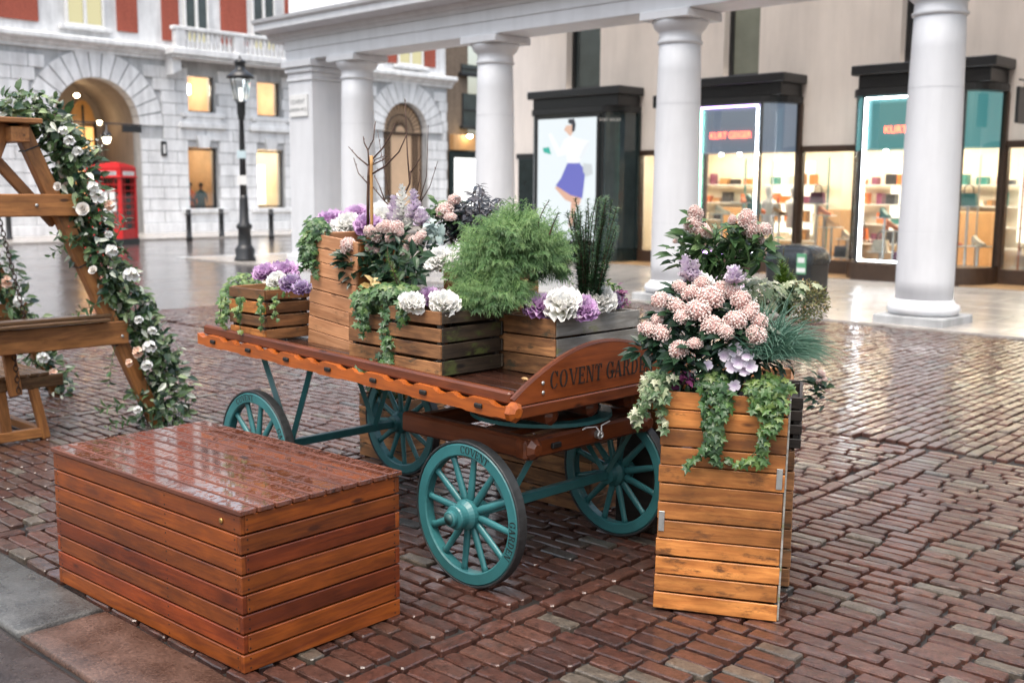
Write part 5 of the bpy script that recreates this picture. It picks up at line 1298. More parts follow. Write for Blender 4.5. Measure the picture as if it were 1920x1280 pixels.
M_redl = leafmat('small_mixed_leaf', [(0, (0.0520, 0.0858, 0.0260)), (.5, (0.1716, 0.1716, 0.0598)), (.8, (0.3432, 0.2314, 0.1196)), (1, (0.2574, 0.0767, 0.0520))], .5)
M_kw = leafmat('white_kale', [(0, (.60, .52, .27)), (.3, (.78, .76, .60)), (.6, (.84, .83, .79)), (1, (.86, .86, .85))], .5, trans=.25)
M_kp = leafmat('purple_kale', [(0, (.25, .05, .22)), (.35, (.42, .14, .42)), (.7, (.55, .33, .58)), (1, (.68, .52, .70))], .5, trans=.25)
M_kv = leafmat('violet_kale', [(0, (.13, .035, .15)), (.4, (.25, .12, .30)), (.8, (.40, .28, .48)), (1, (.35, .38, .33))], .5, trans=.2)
M_pink = leafmat('pink_bud', [(0, (.58, .30, .27)), (.35, (.78, .56, .51)), (.7, (.85, .71, .66)), (1, (.87, .79, .74))], .55, trans=.15)
M_lil = leafmat('lilac_bloom', [(0, (.36, .20, .40)), (.5, (.62, .50, .66)), (1, (.82, .78, .83))], .5, trans=.2)
M_wht = leafmat('white_bloom', [(0, (.62, .62, .50)), (.5, (.80, .80, .76)), (1, (.88, .88, .87))], .5, trans=.2)
M_peach = leafmat('peach_bloom', [(0, (.66, .30, .18)), (.5, (.80, .50, .36)), (1, (.86, .70, .58))], .5, trans=.2)
M_rose = leafmat('cream_rose', [(0, (.66, .52, .42)), (.5, (.80, .74, .68)), (1, (.88, .86, .83))], .5, trans=.15)
M_plum = leafmat('plum_leaf', [(0, (0.0650, 0.0130, 0.0455)), (.6, (0.1820, 0.0390, 0.1170)), (1, (0.3380, 0.1170, 0.2340))], .4)
M_stem = plain('green_stem', (.05, .085, .03), .6, 0, .3, 30)
M_berry = plain('red_berry', (.55, .03, .02), .3, 0, .15, 40)
def plant(name, label, base, cat='plant', group=None):
    t = thing(name, label, cat, T(*base), group); return t, T(-base[0], -base[1], -base[2])
def finish(mb, name, mat, t, off, stuff=True, smooth=False):
    if not mb.V: return None
    o = mb.build(name, mat, t, off, smooth, True)
    if stuff: o['kind'] = 'stuff'
    return o
def blob_pts(c, r, n, top=True):
    out = []
    for _ in range(n):
        d = rv().normalized(); k = RP.random()**.33
        out.append((c + Vector((d.x*r[0], d.y*r[1], d.z*r[2]))*k, d, k))
    return out
def ivy(label, base, mounds, strands, mat, size=.034, name='ivy', dens=1., tm=IVY):
    t, off = plant(name, label, base); lf = MB(); stm = MB()
    for c, r, n in mounds:
        for p, d, k in blob_pts(c, r, int(n*dens)):
            if k < .45: continue
            nr = (d*.7 + Vector((0, 0, .6)) + TOCAM*.5 + rv(.5)).normalized(); dr = (d*.6 + Vector((0, 0, -.55)) + rv(.7)); dr -= nr*dr.dot(nr)
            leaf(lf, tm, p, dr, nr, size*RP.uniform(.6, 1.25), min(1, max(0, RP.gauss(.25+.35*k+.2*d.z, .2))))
    for path, n, sp in strands:
        path = [Vector(q) for q in path]; stm.tube(path, .0022, 4)
        seg = [(path[i+1]-path[i]).length for i in range(len(path)-1)]; tot = sum(seg)
        for _ in range(int(n*dens)):
            s = RP.random()*tot; i = 0
            while i < len(seg)-1 and s > seg[i]: s -= seg[i]; i += 1
            p = path[i].lerp(path[i+1], min(1, s/seg[i])) + rv(sp)
            nr = (TOCAM*.9 + Vector((0, 0, .25)) + rv(.65)).normalized(); dr = (Vector((0, 0, -.7)) + rv(.8)); dr -= nr*dr.dot(nr)
            leaf(lf, tm, p + TOCAM*.012, dr, nr, size*RP.uniform(.55, 1.2), min(1, max(0, RP.gauss(.5, .24))))
    finish(lf, 'foliage', mat, t, off); finish(stm, 'stems', M_stem, t, off)
    return t
def kale(P, r, kind, label, group, tilt=None):
    mat = {'w': M_kw, 'p': M_kp, 'v': M_kv}[kind]
    ax = (Vector((0, 0, 1)) + TOCAM*.7 + rv(.3)).normalized() if tilt is None else tilt
    P = P - Vector((0, 0, r*.28))
    t, off = plant('ornamental_kale', label, P, 'kale', group)
    a = ax.orthogonal().normalized(); b = ax.cross(a)
    for nm, rings in (('outer_leaves', ((9, .95, -22, 1.0), (10, .9, 2, 1.0), (9, .8, 22, .92))), ('heart_leaves', ((8, .62, 42, .78), (7, .45, 60, .6), (5, .3, 78, .42)))):
        mb = MB()
        for q, (n, rr, el, sz) in enumerate(rings):
            for k in range(n):
                th = 2*pi*(k + .5*(q % 2) + RP.uniform(-.15, .15))/n; e = radians(el + RP.uniform(-7, 7))
                h = a*cos(th) + b*sin(th); d = h*cos(e) + ax*sin(e); nr = -h*sin(e) + ax*cos(e)
                tm = tmpl_petal(.34, .95, .35, 6, 4, RP.randrange(40)); s = r*sz*RP.uniform(.85, 1.1)
                base = .05 if kind != 'w' else .0
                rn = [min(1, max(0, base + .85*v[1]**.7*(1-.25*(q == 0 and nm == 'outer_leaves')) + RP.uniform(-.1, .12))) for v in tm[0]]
                mb.add(tm[0], tm[1], orient(P + h*r*.05, d, nr, s), rn)
        finish(mb, nm, mat, t, off, False, True)
    mb = MB(); mb.tube([P - ax*r*.1, P - Vector((0, 0, r*.7))], [.012, .009], 6); finish(mb, 'stalk', plain('kale_stalk', (.36, .20, .07), .6) if 'kale_stalk' not in bpy.data.materials else bpy.data.materials['kale_stalk'], t, off, False)
    return t
ICO = None
def head_tmpl(seed, n=210, floret=.115):
    """domed flower head of many small buds"""
    r = random.Random(seed); mb = MB()
    oct_ = [(1, 0, 0), (-1, 0, 0), (0, 1, 0), (0, -1, 0), (0, 0, 1), (0, 0, -1)]; of = [[0, 2, 4], [2, 1, 4], [1, 3, 4], [3, 0, 4], [2, 0, 5], [1, 2, 5], [3, 1, 5], [0, 3, 5]]
    mb.lathe([(.15, -.62), (.6, -.5), (.82, -.1), (.8, .3), (.5, .68), (.1, .8)], 10, None, .12)
    for i in range(n):
        z = 1 - (i+.5)/n*1.55; rad = sqrt(max(0, 1-z*z)); th = i*2.39996 + r.uniform(-.2, .2)
        lump = 1 + .16*noise.noise((cos(th)*rad*2.3 + seed, sin(th)*rad*2.3, z*2.3)) + r.uniform(-.08, .06)
        p = Vector((cos(th)*rad, sin(th)*rad, z*.88))*lump; s = floret*r.uniform(.75, 1.35)
        M = T(*p) @ Euler((r.uniform(0, 6), r.uniform(0, 6), r.uniform(0, 6))).to_matrix().to_4x4() @ Matrix.Diagonal((s, s, s*.75, 1))
        mb.add(oct_, of, M, min(1, max(0, r.gauss(.55 + .1*z, .24))))
    return mb
HEAD = [head_tmpl(i).mesh('flower_head', M_pink, True, True) for i in range(7)]
def petal_head(seed, n=9, rr=.62):
    """loose cluster of small five-petalled flowers"""
    r = random.Random(seed); mb = MB()
    for i in range(n):
        z = 1 - (i+.5)/n*1.1; rad = sqrt(max(0, 1-z*z)); th = i*2.4; d = Vector((cos(th)*rad, sin(th)*rad, z)); p = d*r.uniform(.45, .75); a = d.orthogonal().normalized(); b_ = d.cross(a)
        for k in range(5):
            t_ = 2*pi*k/5 + r.uniform(-.15, .15); h = a*cos(t_) + b_*sin(t_); tm = tmpl_petal(.1, .95, .25, 4, 3, k)
            mb.add(tm[0], tm[1], orient(p, h + d*.35, d - h*.3, rr*r.uniform(.8, 1.1)), [min(1, max(0, .2 + .75*v[1] + r.uniform(-.1, .1))) for v in tm[0]])
    return mb
HEADW = [petal_head(20+i).mesh('flower_head', M_wht, True, True) for i in range(3)]
HEADP = [petal_head(30+i, 7, .7).mesh('flower_head', M_peach, True, True) for i in range(3)]
HEADL = [petal_head(40+i).mesh('flower_head', M_lil, True, True) for i in range(3)]
def skimmia(label, base, heads, lsize=.075, mat=M_dark, per=16, hd=HEAD, name='skimmia', down=.9, cone=1.):
    """heads: (position, radius); a whorl of leathery leaves below each"""
    t, off = plant(name, label, base, 'flowers' if hd is not None else 'plant'); lf = MB(); st = MB()
    for P, r in heads:
        ax = (Vector((0, 0, 1)) + TOCAM*.55 + rv(.45)).normalized()
        if r > 0 and hd is not None:
            M = off @ orient(P, ax.orthogonal(), ax, r) @ Matrix.Diagonal((RP.uniform(.85, 1.15), RP.uniform(.85, 1.15), cone*RP.uniform(.85, 1.15), 1))
            put('flower_head', RP.choice(hd), t, M)
        foot = Vector(base) + (P - Vector(base))*.25; q = P - ax*.06
        st.tube([q, q.lerp(foot, .5) + rv(.02), foot], [.003, .004, .005], 5)
        for k in range(per):
            th = 2*pi*k/per*1.62 + RP.uniform(-.3, .3); a = ax.orthogonal().normalized(); b = ax.cross(a); h = a*cos(th) + b*sin(th)
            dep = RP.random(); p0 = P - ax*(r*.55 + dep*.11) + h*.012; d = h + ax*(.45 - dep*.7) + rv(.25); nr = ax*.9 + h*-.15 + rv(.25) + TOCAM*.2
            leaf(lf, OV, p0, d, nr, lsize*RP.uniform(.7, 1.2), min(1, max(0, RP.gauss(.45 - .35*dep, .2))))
    finish(lf, 'foliage', mat, t, off, True, False); finish(st, 'stems', M_stem, t, off)
    return t
def grass(label, base, lean, n, L, mat, name='ornamental_grass', droop=.6):
    t, off = plant(name, label, base); mb = MB(); B = Vector(base)
    for _ in range(n):
        az = RP.gauss(0, 1.0); d0 = (Vector((0, 0, .42)) + lean*RP.uniform(-.1, .9) + Vector((RP.gauss(0, .38), RP.gauss(0, .38), 0))).normalized(); l = L*RP.uniform(.55, 1.15)
        p = B + Vector((RP.gauss(0, .035), RP.gauss(0, .035), 0)); pts = []; d = d0.copy()
        for k in range(6):
            pts.append(p.copy()); p = p + d*l/5; d = (d + Vector((0, 0, -droop*.42)) + lean*.03).normalized()
        side = d0.cross(TOCAM); side = side.normalized() if side.length > .01 else Vector((1, 0, 0)); V = []
        for k, q in enumerate(pts): w_ = .0022*(1 - (k/5)**2) + .0003; V += [q - side*w_, q + side*w_]
        mb.add(V, [[2*k, 2*k+1, 2*k+3, 2*k+2] for k in range(5)], None, [min(1, max(0, RP.gauss(.35, .1) + .35*(k//2)/5)) for k in range(12)])
    finish(mb, 'blades', mat, t, off); return t
def feathery(label, base, c, r, n, mat):
    """arching sprays with hanging thread-like branchlets"""
    t, off = plant('feathery_conifer', label, base); mb = MB(); st = MB()
    for C, r, i in [(C_, r_, i_) for C_, r_, n_ in c for i_ in range(n_)]:
        d = rv().normalized()
        if d.z < -.55: d.z *= -.4
        tip = C + Vector((d.x*r[0], d.y*r[1], d.z*r[2]))*RP.choice((RP.uniform(.5, 1.0), RP.uniform(.85, 1.4)))
        st0 = C + Vector((d.x*r[0]*.25, d.y*r[1]*.25, d.z*r[2]*.3 - r[2]*.1)); mid = st0.lerp(tip, .55) + Vector((0, 0, r[2]*.14)); pts = []
        for k in range(9):
            u = k/8; pts.append(st0*(1-u)**2 + mid*2*u*(1-u) + tip*u*u)
        d2 = (tip - st0).normalized(); sd = d2.cross(Vector((0, 0, 1))); sd = sd.normalized() if sd.length > .05 else Vector((1, 0, 0)); sh = RP.gauss(.45, .16) + .22*d.z
        def rib(a, b_, w_, s0, s1):
            x = (b_ - a).cross(TOCAM); x = x.normalized()*w_ if x.length > 1e-5 else Vector((w_, 0, 0))
            mb.add([a - x, a + x, b_ + x*.35, b_ - x*.35], [[0, 1, 2, 3]], None, [s0, s0, s1, s1])
        for k in range(8): rib(pts[k], pts[k+1], .0014, sh-.1, sh)
        for k in range(2, 9):
            for sgn in (-1, 1):
                for q in range(2):
                    l = RP.uniform(.03, .08)*(1.15 - k/12); p = pts[k].lerp(pts[max(0, k-1)], RP.random()); dd = (d2*.8 + sd*sgn*.75 + Vector((0, 0, RP.uniform(-.8, .15))) + rv(.3)).normalized()
                    e1 = p + dd*l*.55; e2 = e1 + (dd + Vector((0, 0, -.95))).normalized()*l*.6
                    s_ = min(1, max(0, sh + RP.gauss(.05, .1))); rib(p, e1, .0011, s_-.1, s_); rib(e1, e2, .0010, s_, min(1, s_+.2))
                    for z in range(2): e3 = e1 + (dd + rv(.9)).normalized()*l*.4; rib(e1, e3, .0009, s_, min(1, s_+.18))
    finish(mb, 'fronds', mat, t, off)
    st.tube([Vector(base), c[0][0]], [.012, .008], 6); finish(st, 'stem', M_bark, t, off, False)
    return t
def upright(label, base, stems, mat, needle=.018, name='yew_shrub', dens=520, rad=.012, up=.8):
    """stems: (bottom, top); needles all round"""
    t, off = plant(name, label, base); mb = MB(); st = MB()
    for a, b_ in stems:
        a, b_ = Vector(a), Vector(b_); bend = rv(.02); n = int((b_-a).length*dens); ax = (b_-a).normalized()
        def at_(u): return a.lerp(b_, u) + bend*sin(u*pi)
        st.tube([at_(k/5) for k in range(6)], [.004 - .0005*k for k in range(6)], 4)
        for i in range(n):
            u = RP.random()**.85; p = at_(u); h = rv().normalized(); h = (h - ax*h.dot(ax)).normalized()
            tp = (1 - u*.35) if rad < .02 else max(.12, sin(min(1, u*1.1)*pi)**.6 if u > .5 else 1)
            s = needle*RP.uniform(.7, 1.25)*tp; d = h + ax*up + rv(.3)
            leaf(mb, NEEDLE, p + h*rad*.2*tp, d, ax + h*.2 + rv(.4), s, min(1, max(0, RP.gauss(.3+.35*u, .18))))
    finish(mb, 'needles', mat, t, off); finish(st, 'stems', M_bark, t, off); return t
def leafy(label, base, stems, tm, mat, size, n, name='shrub', spread=.02, up=.5, extra=None, rough=0):
    t, off = plant(name, label, base); mb = MB(); st = MB()
    for a, b_ in stems:
        a, b_ = Vector(a), Vector(b_); bend = rv(.03); ax = (b_-a).normalized()
        pts = [a.lerp(b_, k/6) + bend*sin(k/6*pi) for k in range(7)]; (st if len(stems) > 12 else MB()).tube(pts, [.004-.0004*k for k in range(7)], 5)
        if len(stems) <= 12: q_ = MB(); q_.tube(pts, [.004-.0004*k for k in range(7)], 5); finish(q_, 'stem', M_stem if rough == 0 else M_bark, t, off, False)
        for i in range(n):
            u = .25 + .78*(i+.5)/n; u = min(1, u); p = a.lerp(b_, u) + bend*sin(u*pi) + rv(spread*.3); th = i*2.4 + RP.uniform(-.4, .4)
            A = ax.orthogonal().normalized(); B_ = ax.cross(A); h = A*cos(th) + B_*sin(th); d = h + ax*up*RP.uniform(.5, 1.5) + rv(.2)
            leaf(mb, tm, p, d, ax*.8 + TOCAM*.3 + rv(.35), size*RP.uniform(.65, 1.2)*(1-.3*(u > .93)), min(1, max(0, RP.gauss(.35 + .3*u, .2))))
    finish(mb, 'foliage', mat, t, off); finish(st, 'stems', M_stem if rough == 0 else M_bark, t, off); return t
def spike(label, base, top, r, mat, name='stock_flower', group=None, n=34):
    t, off = plant(name, label, base, 'flowers', group); mb = MB(); st = MB(); B, Tp = Vector(base), Vector(top); ax = (Tp-B).normalized()
    st.tube([B, Tp], [.005, .0025], 5)
    for i in range(n):
        u = .1 + .9*(i+.5)/n; p = B.lerp(Tp, u); th = i*2.4; A = ax.orthogonal().normalized(); h = A*cos(th) + ax.cross(A)*sin(th); tm = tmpl_petal(.3, .8, .4, 4, 3, RP.randrange(30))
        s = r*(1.15-.6*u)*RP.uniform(.7, 1.2)
        mb.add(tm[0], tm[1], orient(p, h + ax*(.15+.7*u*u) + rv(.25), ax - h*.4 + rv(.2), s), [min(1, max(0, .25 + .65*v[1] + RP.uniform(-.12, .12))) for v in tm[0]])
    finish(mb, 'blooms', mat, t, off, False, True); finish(st, 'stem', M_stem, t, off, False); return t
# ---------------- kale
def kales(lst, z, where, labs):
    for (px, py, r, kd, *zz), lab in zip(lst, labs):
        P = W(px, py, zz[0] if zz else z); d = proj(P)[2]
        col = {'w': 'creamy white', 'p': 'lilac purple', 'v': 'deep violet'}[kd]
        kale(P, r*1.06*d/2041, kd, f'{col} kale {lab}', 'ornamental kale in the ' + where)
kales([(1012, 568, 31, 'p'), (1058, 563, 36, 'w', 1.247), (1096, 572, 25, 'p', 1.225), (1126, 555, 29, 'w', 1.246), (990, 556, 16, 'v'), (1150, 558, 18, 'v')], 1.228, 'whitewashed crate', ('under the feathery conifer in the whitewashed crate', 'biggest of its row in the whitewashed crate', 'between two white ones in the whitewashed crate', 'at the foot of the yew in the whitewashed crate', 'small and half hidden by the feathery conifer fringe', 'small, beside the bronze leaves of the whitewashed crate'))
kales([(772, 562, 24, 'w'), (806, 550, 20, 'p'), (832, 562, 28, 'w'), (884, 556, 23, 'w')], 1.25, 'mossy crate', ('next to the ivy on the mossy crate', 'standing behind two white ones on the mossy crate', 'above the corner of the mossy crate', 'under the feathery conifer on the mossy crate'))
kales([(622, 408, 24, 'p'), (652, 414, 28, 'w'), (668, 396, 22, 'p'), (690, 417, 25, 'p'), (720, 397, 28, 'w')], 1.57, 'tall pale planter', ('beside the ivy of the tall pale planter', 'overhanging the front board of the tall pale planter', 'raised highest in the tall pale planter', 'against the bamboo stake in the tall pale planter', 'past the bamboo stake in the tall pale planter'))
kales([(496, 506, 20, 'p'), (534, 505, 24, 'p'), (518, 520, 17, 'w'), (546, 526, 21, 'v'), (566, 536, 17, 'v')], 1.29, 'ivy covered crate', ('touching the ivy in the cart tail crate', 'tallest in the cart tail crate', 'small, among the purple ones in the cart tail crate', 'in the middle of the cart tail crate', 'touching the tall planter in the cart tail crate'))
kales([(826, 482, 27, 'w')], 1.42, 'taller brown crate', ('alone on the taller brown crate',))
# ---------------- cart ivy
B = W(452, 545, 1.2)
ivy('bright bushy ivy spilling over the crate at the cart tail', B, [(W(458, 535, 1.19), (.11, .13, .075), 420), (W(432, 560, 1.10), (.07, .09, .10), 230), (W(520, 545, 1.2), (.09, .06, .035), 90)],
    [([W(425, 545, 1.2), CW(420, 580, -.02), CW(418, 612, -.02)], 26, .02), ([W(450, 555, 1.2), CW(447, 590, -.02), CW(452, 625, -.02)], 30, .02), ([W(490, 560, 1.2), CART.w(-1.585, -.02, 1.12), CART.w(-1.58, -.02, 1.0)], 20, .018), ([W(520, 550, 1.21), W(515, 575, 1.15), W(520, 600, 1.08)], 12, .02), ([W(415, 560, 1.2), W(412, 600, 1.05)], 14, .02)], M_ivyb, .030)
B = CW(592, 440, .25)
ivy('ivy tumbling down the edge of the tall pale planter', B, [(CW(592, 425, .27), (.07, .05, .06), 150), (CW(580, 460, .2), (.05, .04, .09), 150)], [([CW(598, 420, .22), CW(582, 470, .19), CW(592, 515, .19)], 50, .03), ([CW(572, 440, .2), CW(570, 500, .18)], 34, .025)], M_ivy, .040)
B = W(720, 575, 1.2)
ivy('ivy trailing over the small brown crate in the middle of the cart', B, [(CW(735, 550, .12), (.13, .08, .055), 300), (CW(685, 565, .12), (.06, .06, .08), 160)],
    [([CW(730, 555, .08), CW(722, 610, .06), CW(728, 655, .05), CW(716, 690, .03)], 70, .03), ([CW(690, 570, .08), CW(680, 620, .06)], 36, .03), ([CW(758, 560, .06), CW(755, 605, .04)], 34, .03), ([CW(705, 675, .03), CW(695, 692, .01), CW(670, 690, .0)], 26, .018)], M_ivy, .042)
mb_t = leafy('yellowing autumn leaf sprig on the small brown crate', CW(690, 545, .1), [(CW(690, 550, .1), CW(700, 525, .08))], OVW, leafmat('yellow_leaf', [(0, (.35, .22, .06)), (1, (.68, .52, .26))], .5), .055, 9, 'leaf_sprig', .02)
# ---------------- cart skimmia and neighbours
def Z64(zx, zy): return 640 + zx/6.4, 360 + zy/6.4
hs_ = []
for zx, zy, zr in ((90, 640, 95), (60, 700, 60), (345, 480, 80), (430, 560, 75), (350, 665, 70), (420, 700, 45), (540, 420, 85), (660, 430, 85), (600, 545, 75), (775, 700, 78), (890, 585, 80), (955, 530, 72), (480, 440, 70), (700, 490, 55), (830, 800, 40), (150, 810, 40)):
    px, py = Z64(zx, zy); P = CW(px, py, .20 + .0002*zx); hs_.append((P, zr/6.4*1.0*proj(P)[2]/2041))
skimmia('pink budded skimmia with dark leaves in the middle of the cart', CW(735, 540, .25), hs_, .075, M_dark, 17)
leafy('glossy dark evergreen leaves under the pink skimmia on the cart', CW(740, 545, .3), [(CW(720+RP.uniform(-25, 45), 540, .3), CW(x, y, .22)) for x, y in ((690, 470), (705, 490), (735, 480), (760, 500), (780, 490), (720, 510), (800, 470), (680, 500), (750, 460), (790, 510), (660, 480))], OV, M_dark, .08, 12, 'evergreen_shrub')
upright('green foxtail fern plume hanging among the skimmia on the cart', CW(745, 535, .2), [(CW(750, 530, .14), CW(726, 462, .12)), (CW(746, 535, .14), CW(735, 490, .10))], M_fox, .02, 'foxtail_fern', 900, .02, .5)
for px, y0, y1, m, lab in ((737, 425, 372, M_lil, 'lilac flower spike with a magenta stem behind the skimmia'), (757, 420, 352, M_wht, 'white flower spike standing tallest behind the skimmia'), (776, 420, 362, M_lil, 'pale pink flower spike beside the tallest white spike'), (748, 428, 392, M_lil, 'short pale lilac bloom low behind the skimmia'), (768, 430, 398, M_wht, 'short white bloom low between the flower spikes'), (790, 428, 396, M_lil, 'short lilac bloom next to the silver leaves')):
    spike(lab, CW(px, y0, .45), CW(px + RP.uniform(-3, 3), y1, .45), .05, m)
leafy('silver grey broad leaves between the skimmia and the black-leaved shrub', CW(815, 450, .5), [(CW(812, 455, .5), CW(x, y, .45)) for x, y in ((805, 415), (822, 425), (815, 440), (830, 445), (800, 432))], OVW, leafmat('silver_leaf', [(0, (.16, .24, .22)), (1, (.42, .50, .48))], .5), .06, 6, 'silver_leaf_plant')
leafy('mid green leaves poking up beside the black-leaved shrub', CW(810, 430, .6), [(CW(808, 430, .6), CW(x, y, .58)) for x, y in ((800, 395), (822, 385), (815, 375), (790, 405), (838, 400))], OV, M_green, .085, 7, 'leafy_plant')
sk_p = skimmia('small peach budded skimmia under the black-leaved shrub', CW(835, 425, .6), [(CW(835, 395, .58), .045), (CW(845, 408, .57), .03), (CW(852, 375, .62), .035)], .07, M_dark, 10)
sx = []
for _ in range(44):
    x, y = RP.gauss(0, 1), RP.random()
    px = 886 + RP.uniform(-66, 66); top = 345 + abs(px-895)*.55 + RP.uniform(0, 55)
    sx.append((CW(885 + (px-886)*.3, 455, .74), CW(px, top, .72 + RP.uniform(-.12, .12))))
leafy('shrub with narrow purplish black leaves behind the feathery conifer', CW(886, 470, .72), sx, OVN, M_blk, .068, 19, 'black_leaved_shrub', .02, .35, None, 1)
feathery('soft feathery green conifer mounded between two crates on the cart', CW(950, 590, .44), [(CW(935, 480, .42), (.19, .18, .19), 300), (CW(1000, 470, .55), (.16, .16, .16), 240), (CW(965, 440, .44), (.16, .16, .13), 190), (CW(900, 520, .38), (.15, .14, .15), 170), (CW(945, 548, .38), (.15, .12, .13), 170), (CW(1030, 495, .72), (.12, .12, .14), 130)], None, 0, M_fern)
feathery('drooping fringe of feathery conifer over the crate edge', CW(925, 590, .36), [(CW(910, 555, .34), (.15, .12, .12), 170)], None, 0, M_fern)
st_ = []
for _ in range(34):
    px = 1110 + RP.uniform(-52, 52); top = 352 + abs(px-1122)*.7 + RP.uniform(0, 120)*RP.random() - (12 if RP.random() < .2 else 0)
    st_.append((CW(1103 + (px-1108)*.35, 556, .8), CW(px, max(338, top), .80 + RP.uniform(-.1, .1))))
upright('upright dark yew in the whitewashed crate', CW(1103, 565, .8), st_, M_yew, .034, 'yew_shrub', 800, .008, .45)
leafy('thin bare-tipped conifer shoot arching beside the yew', CW(1020, 470, .55), [(CW(1010, 450, .5), CW(1030, 375, .5)), (CW(1030, 440, .5), CW(1048, 398, .5))], OVN, M_yew, .022, 34, 'conifer_shoot', .01, .4, None, 1)
leafy('bronze leafy stem at the corner of the whitewashed crate', CW(1162, 580, 1.0), [(CW(1160, 580, 1.0), CW(x, y, 1.0)) for x, y in ((1160, 535), (1172, 550), (1150, 550), (1178, 565))], OVW, M_plum, .038, 14, 'bronze_leaf_plant')
leafy('fresh green sprig behind the white kale of the whitewashed crate', CW(1142, 565, 1.05), [(CW(1142, 565, 1.05), CW(x, y, 1.05)) for x, y in ((1140, 528), (1150, 535), (1132, 540))], OV, M_ivyb, .05, 9, 'leafy_plant')
# bare young trees tied to a bamboo stake
def twig(label, base, lines, stake=None):
    t, off = plant('bare_sapling', label, base, 'sapling'); tr = MB(); br = MB()
    for i, (pts, r0, r1) in enumerate(lines):
        Q = [CW(x, y, .42 + dy) for x, y, dy in pts]; n = len(Q); (tr if i == 0 else br).tube(Q, [r0 + (r1-r0)*k/(n-1) for k in range(n)], 6)
        if i:
            for k in range(1, n): 
                p = Q[k].lerp(Q[k-1], RP.random()); br.tube([p, p + Vector((RP.uniform(-.4, .4), 0, .9)).normalized()*.012], [.0025, .0012], 4)
    finish(tr, 'trunk', M_bark, t, off, False, True); finish(br, 'branch', M_bark, t, off, False, True)
    if stake:
        mb = MB(); a, b_ = CW(*stake[0], .41), CW(*stake[1], .41); mb.tube([a.lerp(b_, k/8) for k in range(9)], [.0085 if k % 2 else .0095 for k in range(9)], 7); finish(mb, 'stake', M_bamboo, t, off, False, True)
twig('bare branched sapling tied to a bamboo stake in the tall planter', CW(690, 430, .42), [([(690, 432, 0), (690, 370, 0), (691, 330, 0), (692, 310, 0)], .0095, .007),
     ([(691, 330, 0), (722, 312, -.03), (748, 285, -.04), (763, 252, -.05)], .0055, .003), ([(692, 312, 0), (718, 300, .03), (726, 292, .03)], .004, .0025), ([(692, 312, 0), (672, 296, 0), (653, 275, .02)], .005, .002),
     ([(692, 310, 0), (690, 282, 0), (683, 268, 0), (681, 256, 0)], .005, .0025), ([(690, 282, 0), (700, 262, .02), (704, 228, .02)], .004, .0025), ([(692, 305, 0), (716, 280, .04), (732, 255, .05), (741, 232, .05)], .005, .0025), ([(690, 345, 0), (672, 325, 0), (663, 296, .01)], .0035, .002), ([(693, 320, 0), (703, 300, .05), (722, 292, .06)], .003, .002)], ((697, 432), (696, 292)))
twig('taller bare sapling with upright twigs behind the tall planter', CW(748, 425, .55), [([(745, 425, .1), (752, 378, .1), (768, 345, .1), (770, 320, .1)], .006, .0045), ([(768, 342, .1), (764, 290, .1), (761, 225, .1), (759, 185, .1)], .0045, .0018), ([(769, 325, .1), (780, 310, .1), (790, 292, .1)], .0035, .002),
     ([(745, 400, .1), (722, 378, .1), (702, 354, .1)], .005, .003), ([(722, 378, .1), (712, 350, .1), (702, 330, .1)], .004, .002), ([(702, 354, .1), (690, 340, .1)], .003, .002), ([(786, 380, .1), (800, 330, .1), (803, 235, .1)], .003, .0012), ([(785, 385, .1), (806, 350, .1), (821, 302, .1)], .003, .0012), ([(780, 372, .1), (786, 340, .1), (788, 318, .1)], .0025, .0015), ([(735, 390, .12), (722, 330, .12), (708, 245, .12)], .003, .0013)])
# ---------------- small crate past the cart, crates on the ground
skimmia('pale pink skimmia in the small orange crate', CW(1215, 650, 1.25), [(CW(1212, 628, 1.2), .045), (CW(1232, 618, 1.22), .05), (CW(1198, 640, 1.2), .035)], .08, M_dark, 12)
leafy('big soft leaves in the small orange crate', CW(1205, 665, 1.2), [(CW(1205, 665, 1.2), CW(x, y, 1.16)) for x, y in ((1195, 645), (1215, 650), (1225, 652), (1188, 655))], OVW, M_green, .075, 6, 'leafy_plant')
def bush(label, c, r, n, tm, mat, size, flowers=0, name='leafy_bush'):
    c = Vector(c); t, off = plant(name, label, c - Vector((0, 0, r[2]))); mb = MB(); fl = MB()
    for p, d, k in blob_pts(c, r, n):
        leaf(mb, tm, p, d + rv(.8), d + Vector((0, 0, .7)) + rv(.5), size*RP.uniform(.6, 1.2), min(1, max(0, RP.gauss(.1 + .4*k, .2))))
    finish(mb, 'foliage', mat, t, off)
    for _ in range(flowers):
        d = rv().normalized(); p = c + Vector((d.x*r[0], d.y*r[1], abs(d.z)*r[2])); put('flower_head', RP.choice(HEADW), t, off @ orient(p, d.orthogonal(), d, RP.uniform(.018, .03)))
    st = MB(); st.tube([c - Vector((0, 0, r[2])), c], [.006, .004], 5); finish(st, 'stem', M_stem, t, off, False)
bush('white flowered greenery in the crate behind the rear wheel', CART.w(-2.05, 1.33, .53), (.26, .22, .14), 420, IVY, M_ivy, .045, 14)
bush('grassy greenery behind the front wheels', CART.w(-.66, 1.38, .68), (.34, .2, .13), 420, OV, M_green, .05, 5)
ivy('ivy strand hanging below the cart deck', CART.w(-.95, .5, .8), [], [([CART.w(-1.0, .3, .86), CART.w(-.98, .28, .76), CART.w(-.96, .28, .70)], 14, .03)], M_dark, .05, 'ivy', 1., OVN)
